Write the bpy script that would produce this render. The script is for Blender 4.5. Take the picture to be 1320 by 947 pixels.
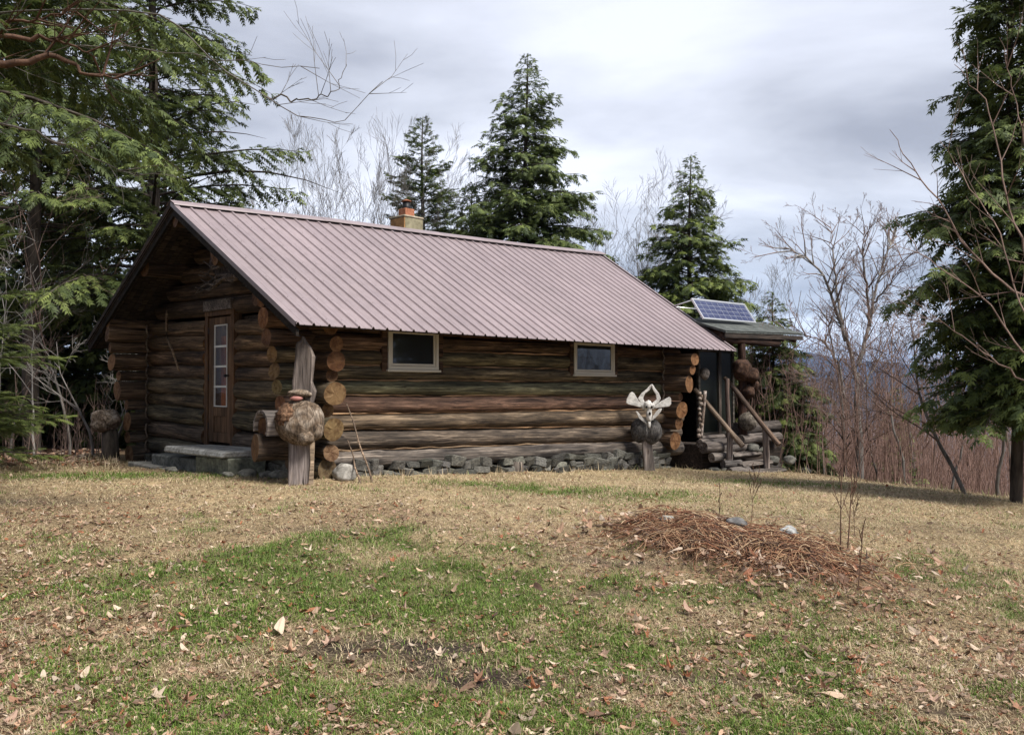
import bpy, bmesh, math, random
import numpy as np
from mathutils import Vector, Matrix
R = math.radians
scene = bpy.context.scene
for o in list(bpy.data.objects): bpy.data.objects.remove(o)
C = scene.collection

# ------------------------------------------------------------------ camera
CAMZ = 1.255
cd = bpy.data.cameras.new('camera'); cam = bpy.data.objects.new('camera', cd); C.objects.link(cam)
cam.location = (0, 0, CAMZ); cam.rotation_euler = (R(90) + .022, 0, 0)
cd.sensor_width = 36; cd.lens = 36 * 1100 / 1320; cd.clip_start = .05; cd.clip_end = 60000
scene.camera = cam
# ------------------------------------------------------------------ world: overcast sky
SUN_EL, SUN_AZ = 52, 128          # azimuth clockwise from +Y (north)
world = bpy.data.worlds.new('World'); scene.world = world; world.use_nodes = True
wt = world.node_tree; wn = wt.nodes; wl = wt.links
for n in list(wn): wn.remove(n)
def wnode(t, **k):
    n = wn.new(t)
    for a, b in k.items(): setattr(n, a, b)
    return n
sky = wnode('ShaderNodeTexSky', sky_type='NISHITA', sun_disc=False, sun_elevation=R(SUN_EL), sun_rotation=R(SUN_AZ))
tc = wnode('ShaderNodeTexCoord'); sep = wnode('ShaderNodeSeparateXYZ'); wl.new(tc.outputs['Generated'], sep.inputs[0])
def wm(op, a, b=None, c=None):
    n = wnode('ShaderNodeMath', operation=op)
    for i, v in enumerate((a, b, c)):
        if v is None: continue
        if hasattr(v, 'links'): wl.new(v, n.inputs[i])
        else: n.inputs[i].default_value = v
    return n.outputs[0]
zz = wm('ADD', wm('MAXIMUM', sep.outputs[2], 0.0), .16)
px_ = wm('DIVIDE', sep.outputs[0], zz); py_ = wm('DIVIDE', sep.outputs[1], zz)
cmb = wnode('ShaderNodeCombineXYZ'); wl.new(px_, cmb.inputs[0]); wl.new(py_, cmb.inputs[1])
mp = wnode('ShaderNodeMapping'); mp.inputs['Scale'].default_value = (.55, 1.0, 1); mp.inputs['Rotation'].default_value = (0, 0, R(-12)); mp.inputs['Location'].default_value = (3.1, 1.7, 0)
wl.new(cmb.outputs[0], mp.inputs[0])
nz1 = wnode('ShaderNodeTexNoise'); nz1.inputs['Scale'].default_value = 1.0; nz1.inputs['Detail'].default_value = 9; nz1.inputs['Roughness'].default_value = .52; nz1.inputs['Distortion'].default_value = .35
wl.new(mp.outputs[0], nz1.inputs['Vector'])
cr = wnode('ShaderNodeValToRGB'); wl.new(nz1.outputs['Fac'], cr.inputs[0])
e = cr.color_ramp.elements
e[0].position = .36; e[0].color = (1.62, 1.72, 2.06, 1)
e[1].position = .62; e[1].color = (3.85, 4.02, 4.62, 1)
m_ = e.new(.48); m_.color = (2.70, 2.84, 3.28, 1)
# a broad brightening towards the middle heights of the sky and blue-grey towards the horizon
hz = wnode('ShaderNodeValToRGB'); wl.new(sep.outputs[2], hz.inputs[0])
h = hz.color_ramp.elements
h[0].position = 0.0; h[0].color = (.84, .93, 1.0, 1)
h[1].position = .55; h[1].color = (.94, .93, .92, 1)
k_ = h.new(.10); k_.color = (.90, .95, .99, 1)
k_ = h.new(.22); k_.color = (1.04, 1.03, 1.0, 1)
mulc = wnode('ShaderNodeMixRGB', blend_type='MULTIPLY'); mulc.inputs[0].default_value = 1
wl.new(cr.outputs[0], mulc.inputs[1]); wl.new(hz.outputs[0], mulc.inputs[2])
mixc = wnode('ShaderNodeMixRGB'); mixc.inputs[0].default_value = .94
wl.new(sky.outputs[0], mixc.inputs[1]); wl.new(mulc.outputs[0], mixc.inputs[2])
bg = wnode('ShaderNodeBackground'); bg.inputs[1].default_value = .10
wl.new(mixc.outputs[0], bg.inputs[0])
wo = wnode('ShaderNodeOutputWorld'); wl.new(bg.outputs[0], wo.inputs[0])
# ------------------------------------------------------------------ sun behind thin cloud
sd = bpy.data.lights.new('sun', 'SUN'); sd.energy = 2.8; sd.angle = R(20); sd.color = (1.0, .95, .87)
so = bpy.data.objects.new('sun', sd); C.objects.link(so)
az = R(SUN_AZ); el = R(SUN_EL)
sdir = Vector((math.sin(az) * math.cos(el), math.cos(az) * math.cos(el), math.sin(el)))
so.rotation_euler = sdir.to_track_quat('Z', 'Y').to_euler(); so.location = (0, 0, 40)
scene.view_settings.view_transform = 'Standard'; scene.view_settings.look = 'None'
scene.view_settings.gamma = 1; scene.view_settings.exposure = 1.42
scene.render.engine = 'CYCLES'
scene.cycles.max_bounces = 5; scene.cycles.transparent_max_bounces = 8; scene.cycles.volume_bounces = 0

# ------------------------------------------------------------------ frames
ANG = .788
O = np.array([-2.701, 10.6, 0.]); U = np.array([math.cos(ANG), math.sin(ANG), 0]); T = np.array([-math.sin(ANG), math.cos(ANG), 0])
def cw(s, t, z=0): return O + s * U + t * T + np.array([0, 0, z])      # cabin frame -> world
def sm(x, a, b):
    v = np.clip((x - a) / (b - a), 0, 1); return v * v * (3 - 2 * v)
def vnoise(x, y, seed=0):
    x = np.asarray(x, float); y = np.asarray(y, float)
    xi = np.floor(x).astype(np.int64); yi = np.floor(y).astype(np.int64); xf = x - xi; yf = y - yi
    def hsh(a, b):
        n = (a * 374761393 + b * 668265263 + seed * 1442695041) & 0xffffffff
        n = ((n ^ (n >> 13)) * 1274126177) & 0xffffffff
        return ((n ^ (n >> 16)) & 0xffff) / 65535.
    u = xf * xf * (3 - 2 * xf); v = yf * yf * (3 - 2 * yf)
    return (hsh(xi, yi) * (1 - u) + hsh(xi + 1, yi) * u) * (1 - v) + (hsh(xi, yi + 1) * (1 - u) + hsh(xi + 1, yi + 1) * u) * v
def fbm(x, y, seed=0, o=4):
    a = .5; s = 0; f = 1.
    for i in range(o): s = s + a * vnoise(np.asarray(x) * f, np.asarray(y) * f, seed + i); a *= .5; f *= 2.03
    return s / (1 - .5 ** o)
# crest of the lawn on the right: line through (5.9,18.8) and (9.2,11)
_cn = np.array([18.8 - 11, 9.2 - 5.9]); _cn = _cn / np.linalg.norm(_cn)
def crest(x, y): return (x - 5.9) * _cn[0] + (y - 18.8) * _cn[1]
def gz(x, y):
    x = np.asarray(x, float); y = np.asarray(y, float)
    z = -.37 + .37 * sm(y, 2, 10.2) - .05 * np.maximum(0, np.minimum(x + 2, 14)) - .03 * np.maximum(0, np.minimum(y - 12, 30))
    z = z + .022 * np.maximum(0, np.minimum(-x - 6, 20)) * 0
    d = np.maximum(0, crest(x, y)); z = z - .20 * (d * d / (d + 2.0)) * (1 - .6 * sm(d, 60, 400))
    r = np.hypot(x, y); z = z - .035 * np.maximum(0, r - 45) * (1 - sm(r, 500, 3000) * .8) * (r < 3000) - (r >= 3000) * 110
    z = np.maximum(z, -115)
    near = 1 - sm(r, 20, 30)
    z = z + near * (.055 * (fbm(x * .55, y * .55, 3) - .5) * 2 * .6 + .034 * (fbm(x * 2.3, y * 2.3, 9, 3) - .5) * 2 + .026 * (vnoise(x * 7, y * 7, 5) - .5))
    # the mound under the brush pile
    a_ = (x - 2.0) * .55 - (y - 8.1) * .835; b_ = (x - 2.0) * .835 + (y - 8.1) * .55
    m = np.exp(-((a_ / 1.2) ** 2 + (b_ / .6) ** 2) ** 1.3)
    return z + .04 * m

# ------------------------------------------------------------------ material helpers
def mat(name, col=(.5, .5, .5), rough=.8, metal=0, spec=.3):
    m = bpy.data.materials.new(name); m.use_nodes = True
    b = m.node_tree.nodes['Principled BSDF']
    b.inputs['Base Color'].default_value = (*col, 1); b.inputs['Roughness'].default_value = rough
    b.inputs['Metallic'].default_value = metal; b.inputs['Specular IOR Level'].default_value = spec
    return m
class NT:
    def __init__(s, m): s.m = m; s.t = m.node_tree; s.b = s.t.nodes['Principled BSDF']
    def n(s, t, **k):
        x = s.t.nodes.new(t)
        for a, b in k.items(): setattr(x, a, b)
        return x
    def l(s, a, b): s.t.links.new(a, b)
    def coords(s, kind='Object', scale=(1, 1, 1), rnd=True, rot=(0, 0, 0)):
        c = s.n('ShaderNodeTexCoord'); mp = s.n('ShaderNodeMapping'); mp.inputs['Scale'].default_value = scale; mp.inputs['Rotation'].default_value = rot
        src = c.outputs[kind]
        if rnd:
            oi = s.n('ShaderNodeObjectInfo'); mu = s.n('ShaderNodeMath', operation='MULTIPLY'); mu.inputs[1].default_value = 37.
            s.l(oi.outputs['Random'], mu.inputs[0]); ad = s.n('ShaderNodeVectorMath', operation='ADD'); s.l(src, ad.inputs[0]); s.l(mu.outputs[0], ad.inputs[1]); src = ad.outputs[0]
        s.l(src, mp.inputs[0]); return mp.outputs[0]
    def noise(s, v, scale=5, detail=5, rough=.55, dist=0):
        x = s.n('ShaderNodeTexNoise'); x.inputs['Scale'].default_value = scale; x.inputs['Detail'].default_value = detail
        x.inputs['Roughness'].default_value = rough; x.inputs['Distortion'].default_value = dist; s.l(v, x.inputs['Vector']); return x.outputs['Fac']
    def ramp(s, f, stops):
        x = s.n('ShaderNodeValToRGB'); e = x.color_ramp.elements
        e[0].position = stops[0][0]; e[0].color = (*stops[0][1], 1); e[1].position = stops[-1][0]; e[1].color = (*stops[-1][1], 1)
        for p, c in stops[1:-1]: q = e.new(p); q.color = (*c, 1)
        s.l(f, x.inputs[0]); return x.outputs[0]
    def mix(s, f, a, b, bt='MIX'):
        x = s.n('ShaderNodeMixRGB', blend_type=bt)
        for i, v in ((0, f), (1, a), (2, b)):
            if hasattr(v, 'links'): s.l(v, x.inputs[i])
            elif i == 0: x.inputs[0].default_value = v
            else: x.inputs[i].default_value = (*v, 1)
        return x.outputs[0]
    def bump(s, h, strength=.5, dist=.01, prev=None):
        x = s.n('ShaderNodeBump'); x.inputs['Strength'].default_value = strength; x.inputs['Distance'].default_value = dist
        s.l(h, x.inputs['Height'])
        if prev: s.l(prev, x.inputs['Normal'])
        s.l(x.outputs[0], s.b.inputs['Normal']); return x.outputs[0]
    def base(s, c): s.l(c, s.b.inputs['Base Color'])
    def attr(s, name): x = s.n('ShaderNodeAttribute'); x.attribute_name = name; return x.outputs['Color']
def wood(name, stops, fine=1., rough=.85, along=1.1, across=15., crack=.9, bumpd=.014, vert=False):
    m = mat(name, rough=rough, spec=.2); t = NT(m)
    def sc(a, b): return (b, b, a) if vert else (a, b, b)
    n1 = t.noise(t.coords(scale=sc(along, across)), 1.0, 10, .68, .7)
    c = t.ramp(n1, stops)
    n2 = t.noise(t.coords(scale=sc(.8, 2.6)), 1.0, 5, .6)
    c = t.mix(t.ramp(n2, [(.36, (0, 0, 0)), (.62, (1, 1, 1))]), t.mix(1., c, (.62, .60, .60), 'MULTIPLY'), t.mix(1., c, (1.5, 1.4, 1.32), 'MULTIPLY'))
    n3 = t.noise(t.coords(scale=sc(along * .8, across * 2.6)), 1.0, 4, .6, .4)
    ck = t.ramp(n3, [(.36, (.07, .06, .055)), (.40, (.80, .80, .80)), (.55, (1.05, 1.05, 1.05)), (.66, (1.5, 1.46, 1.40))])
    c = t.mix(crack, c, ck, 'MULTIPLY')
    n4 = t.noise(t.coords(scale=sc(3.2, 70)), 1.0, 3, .6)
    c = t.mix(.6, c, t.ramp(n4, [(.35, (.55, .53, .52)), (.6, (1.2, 1.2, 1.2))]), 'MULTIPLY')
    vo = t.n('ShaderNodeTexVoronoi'); vo.inputs['Scale'].default_value = 1.0; t.l(t.coords(scale=sc(1.8, 4.5)), vo.inputs['Vector'])
    kn = t.ramp(vo.outputs['Distance'], [(.05, (.3, .24, .2)), (.13, (1, 1, 1))])
    c = t.mix(.7, c, kn, 'MULTIPLY')
    oi = t.n('ShaderNodeObjectInfo'); c = t.mix(1., c, oi.outputs['Color'], 'MULTIPLY')
    t.base(c)
    b1 = t.bump(n1, .9, bumpd); t.bump(n3, 1.0, bumpd * .8, b1)
    return m
M = {}
M['log'] = wood('weathered_log', [(.33, (.024, .018, .015)), (.44, (.070, .051, .037)), (.55, (.132, .095, .066)), (.67, (.27, .20, .142))])
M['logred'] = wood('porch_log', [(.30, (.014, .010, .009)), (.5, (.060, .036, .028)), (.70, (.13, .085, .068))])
M['greywood'] = wood('grey_weathered_wood', [(.30, (.05, .046, .045)), (.45, (.14, .13, .125)), (.60, (.25, .235, .225)), (.72, (.36, .34, .325))])
M['greyv'] = wood('grey_upright_wood', [(.30, (.045, .04, .038)), (.45, (.12, .108, .10)), (.60, (.22, .20, .19)), (.72, (.33, .31, .29))], vert=True)
M['palewood'] = wood('pale_pole_wood', [(.30, (.08, .066, .055)), (.5, (.22, .185, .15)), (.70, (.36, .31, .26))], across=22)
M['board'] = wood('dark_board', [(.30, (.012, .010, .009)), (.5, (.035, .028, .024)), (.7, (.07, .055, .045))])
M['seam'] = wood('pale_log_edge', [(.30, (.10, .06, .034)), (.5, (.24, .155, .09)), (.70, (.38, .27, .17))])
M['doorwood'] = wood('door_wood', vert=True, stops=[(.30, (.045, .028, .017)), (.5, (.10, .062, .038)), (.7, (.165, .105, .066))], crack=.35, bumpd=.004)
M['curtain'] = wood('curtain_cloth', [(.30, (.10, .030, .013)), (.5, (.24, .085, .035)), (.7, (.34, .14, .06))], crack=.1, vert=True)
def endgrain():
    m = mat('cut_log_end', rough=.75, spec=.2); t = NT(m)
    c = t.n('ShaderNodeTexCoord'); sp = t.n('ShaderNodeSeparateXYZ'); t.l(c.outputs['Object'], sp.inputs[0])
    cb = t.n('ShaderNodeCombineXYZ'); t.l(sp.outputs[1], cb.inputs[1]); t.l(sp.outputs[2], cb.inputs[2])
    ln = t.n('ShaderNodeVectorMath', operation='LENGTH'); t.l(cb.outputs[0], ln.inputs[0])
    nv = t.coords(scale=(3, 3, 3)); nn = t.noise(nv, 3, 3)
    ad = t.n('ShaderNodeMath', operation='MULTIPLY_ADD'); t.l(nn, ad.inputs[0]); ad.inputs[1].default_value = .05; t.l(ln.outputs['Value'], ad.inputs[2])
    mu = t.n('ShaderNodeMath', operation='MULTIPLY'); t.l(ad.outputs[0], mu.inputs[0]); mu.inputs[1].default_value = 330
    si = t.n('ShaderNodeMath', operation='SINE'); t.l(mu.outputs[0], si.inputs[0])
    c1 = t.ramp(si.outputs[0], [(.0, (.20, .108, .052)), (1., (.33, .185, .092))])
    at = t.n('ShaderNodeMath', operation='ARCTAN2'); t.l(sp.outputs[1], at.inputs[0]); t.l(sp.outputs[2], at.inputs[1])
    cc = t.n('ShaderNodeCombineXYZ'); t.l(at.outputs[0], cc.inputs[0]); oi = t.n('ShaderNodeObjectInfo'); t.l(oi.outputs['Random'], cc.inputs[1])
    m2 = t.n('ShaderNodeVectorMath', operation='SCALE'); t.l(cc.outputs[0], m2.inputs[0]); m2.inputs['Scale'].default_value = 9.0
    n2 = t.noise(m2.outputs[0], .9, 2, .6)
    c1 = t.mix(.85, c1, t.ramp(n2, [(.28, (.10, .07, .05)), (.35, (1, 1, 1))]), 'MULTIPLY')
    n3 = t.noise(t.coords(scale=(9, 9, 9)), 1, 5, .6)
    c1 = t.mix(t.ramp(n3, [(.42, (0, 0, 0)), (.62, (1, 1, 1))]), c1, t.mix(1., c1, (.48, .40, .36), 'MULTIPLY'))
    c1 = t.mix(t.ramp(oi.outputs['Random'], [(.45, (0, 0, 0)), (.95, (.75, .75, .75))]), c1, t.mix(1., c1, (.42, .42, .45), 'MULTIPLY')); c1 = t.mix(1., c1, oi.outputs['Color'], 'MULTIPLY')
    t.base(c1); t.bump(n3, .4, .006); return m
M['end'] = endgrain()
def stonemat(name, stops, scale=7.):
    m = mat(name, rough=.9, spec=.2); t = NT(m); v = t.coords(scale=(scale,) * 3); n = t.noise(v, 1, 8, .65, .3); c = t.ramp(n, stops)
    if 'burl' in name:
        vc = t.n('ShaderNodeTexVoronoi', feature='DISTANCE_TO_EDGE'); vc.inputs['Scale'].default_value = 1.; t.l(t.coords(scale=(7, 7, 4)), vc.inputs['Vector'])
        c = t.mix(.75, c, t.ramp(vc.outputs['Distance'], [(.0, (.2, .17, .15)), (.035, (1, 1, 1))]), 'MULTIPLY'); c = t.mix(.8, c, t.ramp(t.noise(t.coords(scale=(40, 40, 12)), 1, 4, .6), [(.38, (.35, .32, .3)), (.6, (1.25, 1.2, 1.15))]), 'MULTIPLY')
    n2 = t.noise(t.coords(scale=(scale * 4,) * 3), 1, 3, .6); c = t.mix(.5, c, t.ramp(n2, [(.35, (.45, .45, .45)), (.55, (1, 1, 1))]), 'MULTIPLY')
    oi = t.n('ShaderNodeObjectInfo'); c = t.mix(1., c, oi.outputs['Color'], 'MULTIPLY'); t.base(c); t.bump(n, .7, .02); return m
M['stone'] = stonemat('field_stone', [(.3, (.075, .075, .075)), (.5, (.19, .185, .17)), (.68, (.34, .33, .30))])
M['palestone'] = stonemat('pale_stone', [(.3, (.16, .15, .14)), (.5, (.38, .37, .35)), (.68, (.62, .61, .59))])
M['concrete'] = stonemat('chimney_concrete', [(.3, (.14, .115, .085)), (.5, (.27, .23, .17)), (.68, (.36, .31, .24))], 3)
M['burl'] = stonemat('burl_wood', [(.30, (.045, .036, .03)), (.45, (.15, .115, .085)), (.58, (.27, .235, .20)), (.72, (.42, .40, .37))], 5)
M['burlbrown'] = stonemat('burl_brown', [(.30, (.035, .022, .016)), (.5, (.10, .065, .046)), (.7, (.19, .135, .10))], 7)
M['burlgrey'] = stonemat('burl_grey', [(.30, (.03, .029, .029)), (.5, (.10, .097, .095)), (.7, (.20, .195, .19))], 5)
M['bone'] = stonemat('old_bone', [(.3, (.42, .40, .37)), (.5, (.62, .60, .57)), (.68, (.74, .72, .69))], 6)
M['tile'] = stonemat('clay_flue_tile', [(.3, (.22, .085, .048)), (.5, (.32, .13, .075)), (.7, (.38, .18, .11))], 6)
def roofmat():
    m = mat('mauve_painted_steel', (.33, .245, .255), .42, 0, .5); t = NT(m)
    n = t.noise(t.coords(scale=(1.2, .8, 1.2), rnd=True), 1, 5, .6)
    c = t.ramp(n, [(.3, (.200, .160, .170)), (.7, (.243, .197, .207))])
    n4 = t.noise(t.coords(scale=(14, 1.6, 14)), 1, 4, .6); c = t.mix(.8, c, t.ramp(n4, [(.35, (.84, .83, .82)), (.6, (1, 1, 1))]), 'MULTIPLY'); n5 = t.noise(t.coords(scale=(.45, .45, .45), rnd=False), 1, 5, .6); c = t.mix(.7, c, t.ramp(n5, [(.35, (.86, .86, .85)), (.62, (1.04, 1.03, 1.03))]), 'MULTIPLY')
    t.base(c); n2 = t.noise(t.coords(scale=(2.5, 1.2, 2.5)), 1, 3); t.bump(n2, .15, .01)
    r = t.n('ShaderNodeMapRange'); t.l(n, r.inputs[0]); r.inputs[3].default_value = .36; r.inputs[4].default_value = .56; t.l(r.outputs[0], t.b.inputs['Roughness'])
    return m
M['roof'] = roofmat()
M['screw'] = mat('screw_heads', (.10, .08, .08), .5)
M['darkmetal'] = mat('dark_metal', (.02, .02, .022), .5, .6)
M['porchroof'] = stonemat('rolled_roofing', [(.3, (.035, .04, .038)), (.5, (.075, .082, .078)), (.7, (.12, .13, .122))], 5)
M['cream'] = mat('cream_window_frame', (.50, .47, .40), .6)
M['white'] = mat('white_paint', (.62, .61, .58), .6)
M['alu'] = mat('aluminium', (.72, .73, .74), .35, .85)
M['black'] = mat('hollow_shade', (.006, .006, .006), .9)  # near-black standing in for shade in gaps and hollows
def glass(name, tint=(.02, .022, .024), sp=.6):
    m = mat(name, tint, .04 if sp > .3 else .15, 0, sp); t = NT(m); n = t.noise(t.coords(scale=(1.5, 1.5, 1.5)), 1, 2); t.bump(n, .05, .02); return m
M['glass'] = glass('dark_window_glass'); M['greenglass'] = glass('porch_screen_glass', (.012, .014, .012), .05)
def cellmat():
    m = mat('solar_cell', (.05, .06, .13), .12, .2, .35); t = NT(m); n = t.noise(t.coords(scale=(20, 20, 20)), 1, 3)
    t.base(t.ramp(n, [(.3, (.028, .036, .085)), (.7, (.058, .070, .145))])); return m
M['cell'] = cellmat()
def foliage(name, mult=(1, 1, 1)):
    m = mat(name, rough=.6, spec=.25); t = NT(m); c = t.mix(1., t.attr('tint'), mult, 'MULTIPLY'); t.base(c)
    tr = t.n('ShaderNodeBsdfTranslucent'); t.l(c, tr.inputs[0]); mx = t.n('ShaderNodeMixShader'); mx.inputs[0].default_value = .25
    t.l(t.b.outputs[0], mx.inputs[1]); t.l(tr.outputs[0], mx.inputs[2]); t.l(mx.outputs[0], t.t.nodes['Material Output'].inputs[0]); return m
M['fol'] = foliage('conifer_foliage'); M['grass'] = foliage('grass_blades'); M['leaf'] = foliage('dead_leaf')
def bark(name, a, b, sc=(9, 9, 2.2)):
    m = mat(name, rough=.95, spec=.15); t = NT(m); n = t.noise(t.coords(scale=sc), 1, 6, .65); t.base(t.ramp(n, [(.35, a), (.65, b)])); t.bump(n, .8, .02); return m
M['bark'] = bark('conifer_bark', (.022, .018, .015), (.085, .07, .058))
M['greybark'] = bark('grey_bark', (.060, .053, .047), (.20, .185, .17))
M['palebark'] = bark('pale_bark', (.12, .108, .10), (.30, .28, .26))
M['twig'] = bark('reddish_twigs', (.085, .058, .048), (.22, .155, .13))
M['brushtwig'] = bark('brush_twigs', (.10, .062, .05), (.27, .175, .145))
M['redbark'] = bark('red_brown_branch', (.045, .026, .018), (.12, .07, .05))

# ------------------------------------------------------------------ mesh helpers
def add(o, parent=None):
    C.objects.link(o)
    if parent is not None: o.parent = parent
    return o
def tag(o, label=None, cat=None, group=None, kind=None):
    if label: o['label'] = label
    if cat: o['category'] = cat
    if group: o['group'] = group
    if kind: o['kind'] = kind
    return o
def thing(name, label, cat, loc=(0, 0, 0), rz=0, group=None):
    o = bpy.data.objects.new(name, None); o.empty_display_size = .2; C.objects.link(o)
    o.location = [float(v) for v in loc]; o.rotation_euler = (0, 0, rz); return tag(o, label, cat, group)
def npmesh(name, V, F, mats, mi=None, smooth=False, tint=None):
    """V (n,3), F (m,k) all the same k"""
    V = np.asarray(V, np.float32); F = np.asarray(F, np.int32); me = bpy.data.meshes.new(name)
    k = F.shape[1]; me.vertices.add(len(V)); me.vertices.foreach_set('co', V.ravel())
    me.loops.add(F.size); me.loops.foreach_set('vertex_index', F.ravel())
    me.polygons.add(len(F)); me.polygons.foreach_set('loop_start', np.arange(0, F.size, k, dtype=np.int32)); me.polygons.foreach_set('loop_total', np.full(len(F), k, np.int32))
    for m in mats: me.materials.append(m)
    if mi is not None: me.polygons.foreach_set('material_index', np.asarray(mi, np.int32))
    me.polygons.foreach_set('use_smooth', np.full(len(F), smooth))
    if tint is not None:
        a = me.color_attributes.new('tint', 'FLOAT_COLOR', 'POINT'); c = np.ones((len(V), 4), np.float32); c[:, :3] = tint; a.data.foreach_set('color', c.ravel())
    me.update(calc_edges=True); return me
class MB:
    def __init__(s, off=(0, 0, 0)): s.v = []; s.f = []; s.m = []; s.sm = []; s.off = np.array(off, float)
    def vert(s, p): s.v.append(tuple(np.asarray(p, float) - s.off)); return len(s.v) - 1
    def face(s, idx, m=0, smooth=False): s.f.append(tuple(idx)); s.m.append(m); s.sm.append(smooth)
    def hexa(s, P, m=0):
        b = [s.vert(p) for p in P]
        for q in ((3, 2, 1, 0), (4, 5, 6, 7), (0, 1, 5, 4), (1, 2, 6, 5), (2, 3, 7, 6), (3, 0, 4, 7)): s.face([b[i] for i in q], m)
    def box(s, a, b, m=0, jit=0, rnd=None):
        x0, y0, z0 = a; x1, y1, z1 = b
        P = [(x0, y0, z0), (x1, y0, z0), (x1, y1, z0), (x0, y1, z0), (x0, y0, z1), (x1, y0, z1), (x1, y1, z1), (x0, y1, z1)]
        if jit: P = [tuple(c + rnd.uniform(-jit, jit) for c in p) for p in P]
        s.hexa(P, m)
    def bar(s, p0, p1, w, h, m=0, up=(0, 0, 1)):
        p0 = Vector(p0); p1 = Vector(p1); d = (p1 - p0).normalized(); u = Vector(up); sx = d.cross(u).normalized(); uz = sx.cross(d)
        P = []
        for p in (p0, p1):
            for a, b in ((-1, -1), (1, -1), (1, 1), (-1, 1)): P.append(p + sx * a * w / 2 + uz * b * h / 2)
        s.hexa([P[0], P[1], P[2], P[3], P[4], P[5], P[6], P[7]], m)
    def tube(s, pts, rad, n=8, m=0, capm=None, rnd=None, jit=0, smooth=True):
        pts = [Vector(p) for p in pts]; rings = []
        for i, p in enumerate(pts):
            d = (pts[min(i + 1, len(pts) - 1)] - pts[max(i - 1, 0)]).normalized()
            u = Vector((0, 0, 1)) if abs(d.z) < .9 else Vector((0, 1, 0)); a = d.cross(u).normalized(); b = d.cross(a)
            r = rad[i] if hasattr(rad, '__len__') else rad; ring = []
            for k in range(n):
                th = 2 * math.pi * k / n; rr = r * (1 + (rnd.uniform(-jit, jit) if rnd else 0)); ring.append(s.vert(p + (a * math.cos(th) + b * math.sin(th)) * rr))
            rings.append(ring)
        for i in range(len(rings) - 1):
            for k in range(n): s.face((rings[i][k], rings[i][(k + 1) % n], rings[i + 1][(k + 1) % n], rings[i + 1][k]), m, smooth)
        cm = m if capm is None else capm
        s.face(rings[0][::-1], cm); s.face(rings[-1], cm)
    def prism(s, outline, frame, th, m=0):
        """outline: list of (a,b); frame: origin, A, B, N"""
        o, A, B, N = [Vector(v) for v in frame]; n = len(outline)
        f = [s.vert(o + A * a + B * b - N * th / 2) for a, b in outline]; g = [s.vert(o + A * a + B * b + N * th / 2) for a, b in outline]
        s.face(f, m); s.face(g[::-1], m)
        for i in range(n): s.face((f[i], g[i], g[(i + 1) % n], f[(i + 1) % n]), m)
    def blob(s, c, r, rnd, amp=.12, fr=1.7, sub=3, m=0, flat=0):
        bm = bmesh.new(); bmesh.ops.create_icosphere(bm, subdivisions=sub, radius=1); sd = rnd.uniform(0, 99)
        base = len(s.v)
        for v in bm.verts:
            p = v.co; n = math.sin(p.x * fr * 2 + sd) * math.cos(p.y * fr * 2.3 + sd * 1.3) + .6 * math.sin(p.z * fr * 3.1 + sd * 2 + p.x * 2) + .35 * math.sin(p.x * fr * 5.3 + p.y * 6 + sd) * math.sin(p.z * fr * 6.1 + sd)
            k = 1 + amp * n * .6; q = Vector((p.x * r[0], p.y * r[1], p.z * r[2])) * k
            if flat and q.z < -flat * r[2]: q.z = -flat * r[2]
            s.vert((c[0] + q.x, c[1] + q.y, c[2] + q.z))
        for f in bm.faces: s.face([base + v.index for v in f.verts], m, True)
        bm.free()
    def build(s, name, mats, parent=None, bevel=0, color=None):
        me = bpy.data.meshes.new(name); me.from_pydata(s.v, [], s.f)
        for m in (mats if isinstance(mats, (list, tuple)) else [mats]): me.materials.append(m)
        me.polygons.foreach_set('material_index', s.m); me.polygons.foreach_set('use_smooth', s.sm); me.update()
        if bevel:
            bm = bmesh.new(); bm.from_mesh(me); bmesh.ops.bevel(bm, geom=[e for e in bm.edges if e.is_manifold and e.calc_face_angle(0) > .6], offset=bevel, segments=1, affect='EDGES', clamp_overlap=True); bm.to_mesh(me); bm.free()
        o = bpy.data.objects.new(name, me); add(o, parent)
        if color: o.color = (*color, 1)
        return o
def basis(p0, p1):
    x = (Vector(p1) - Vector(p0)); L = x.length; x.normalize(); up = Vector((0, 0, 1)) if abs(x.z) < .9 else Vector((0, -1, 0))
    y = up.cross(x).normalized(); z = x.cross(y); return Matrix((x, y, z)).transposed(), L
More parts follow.
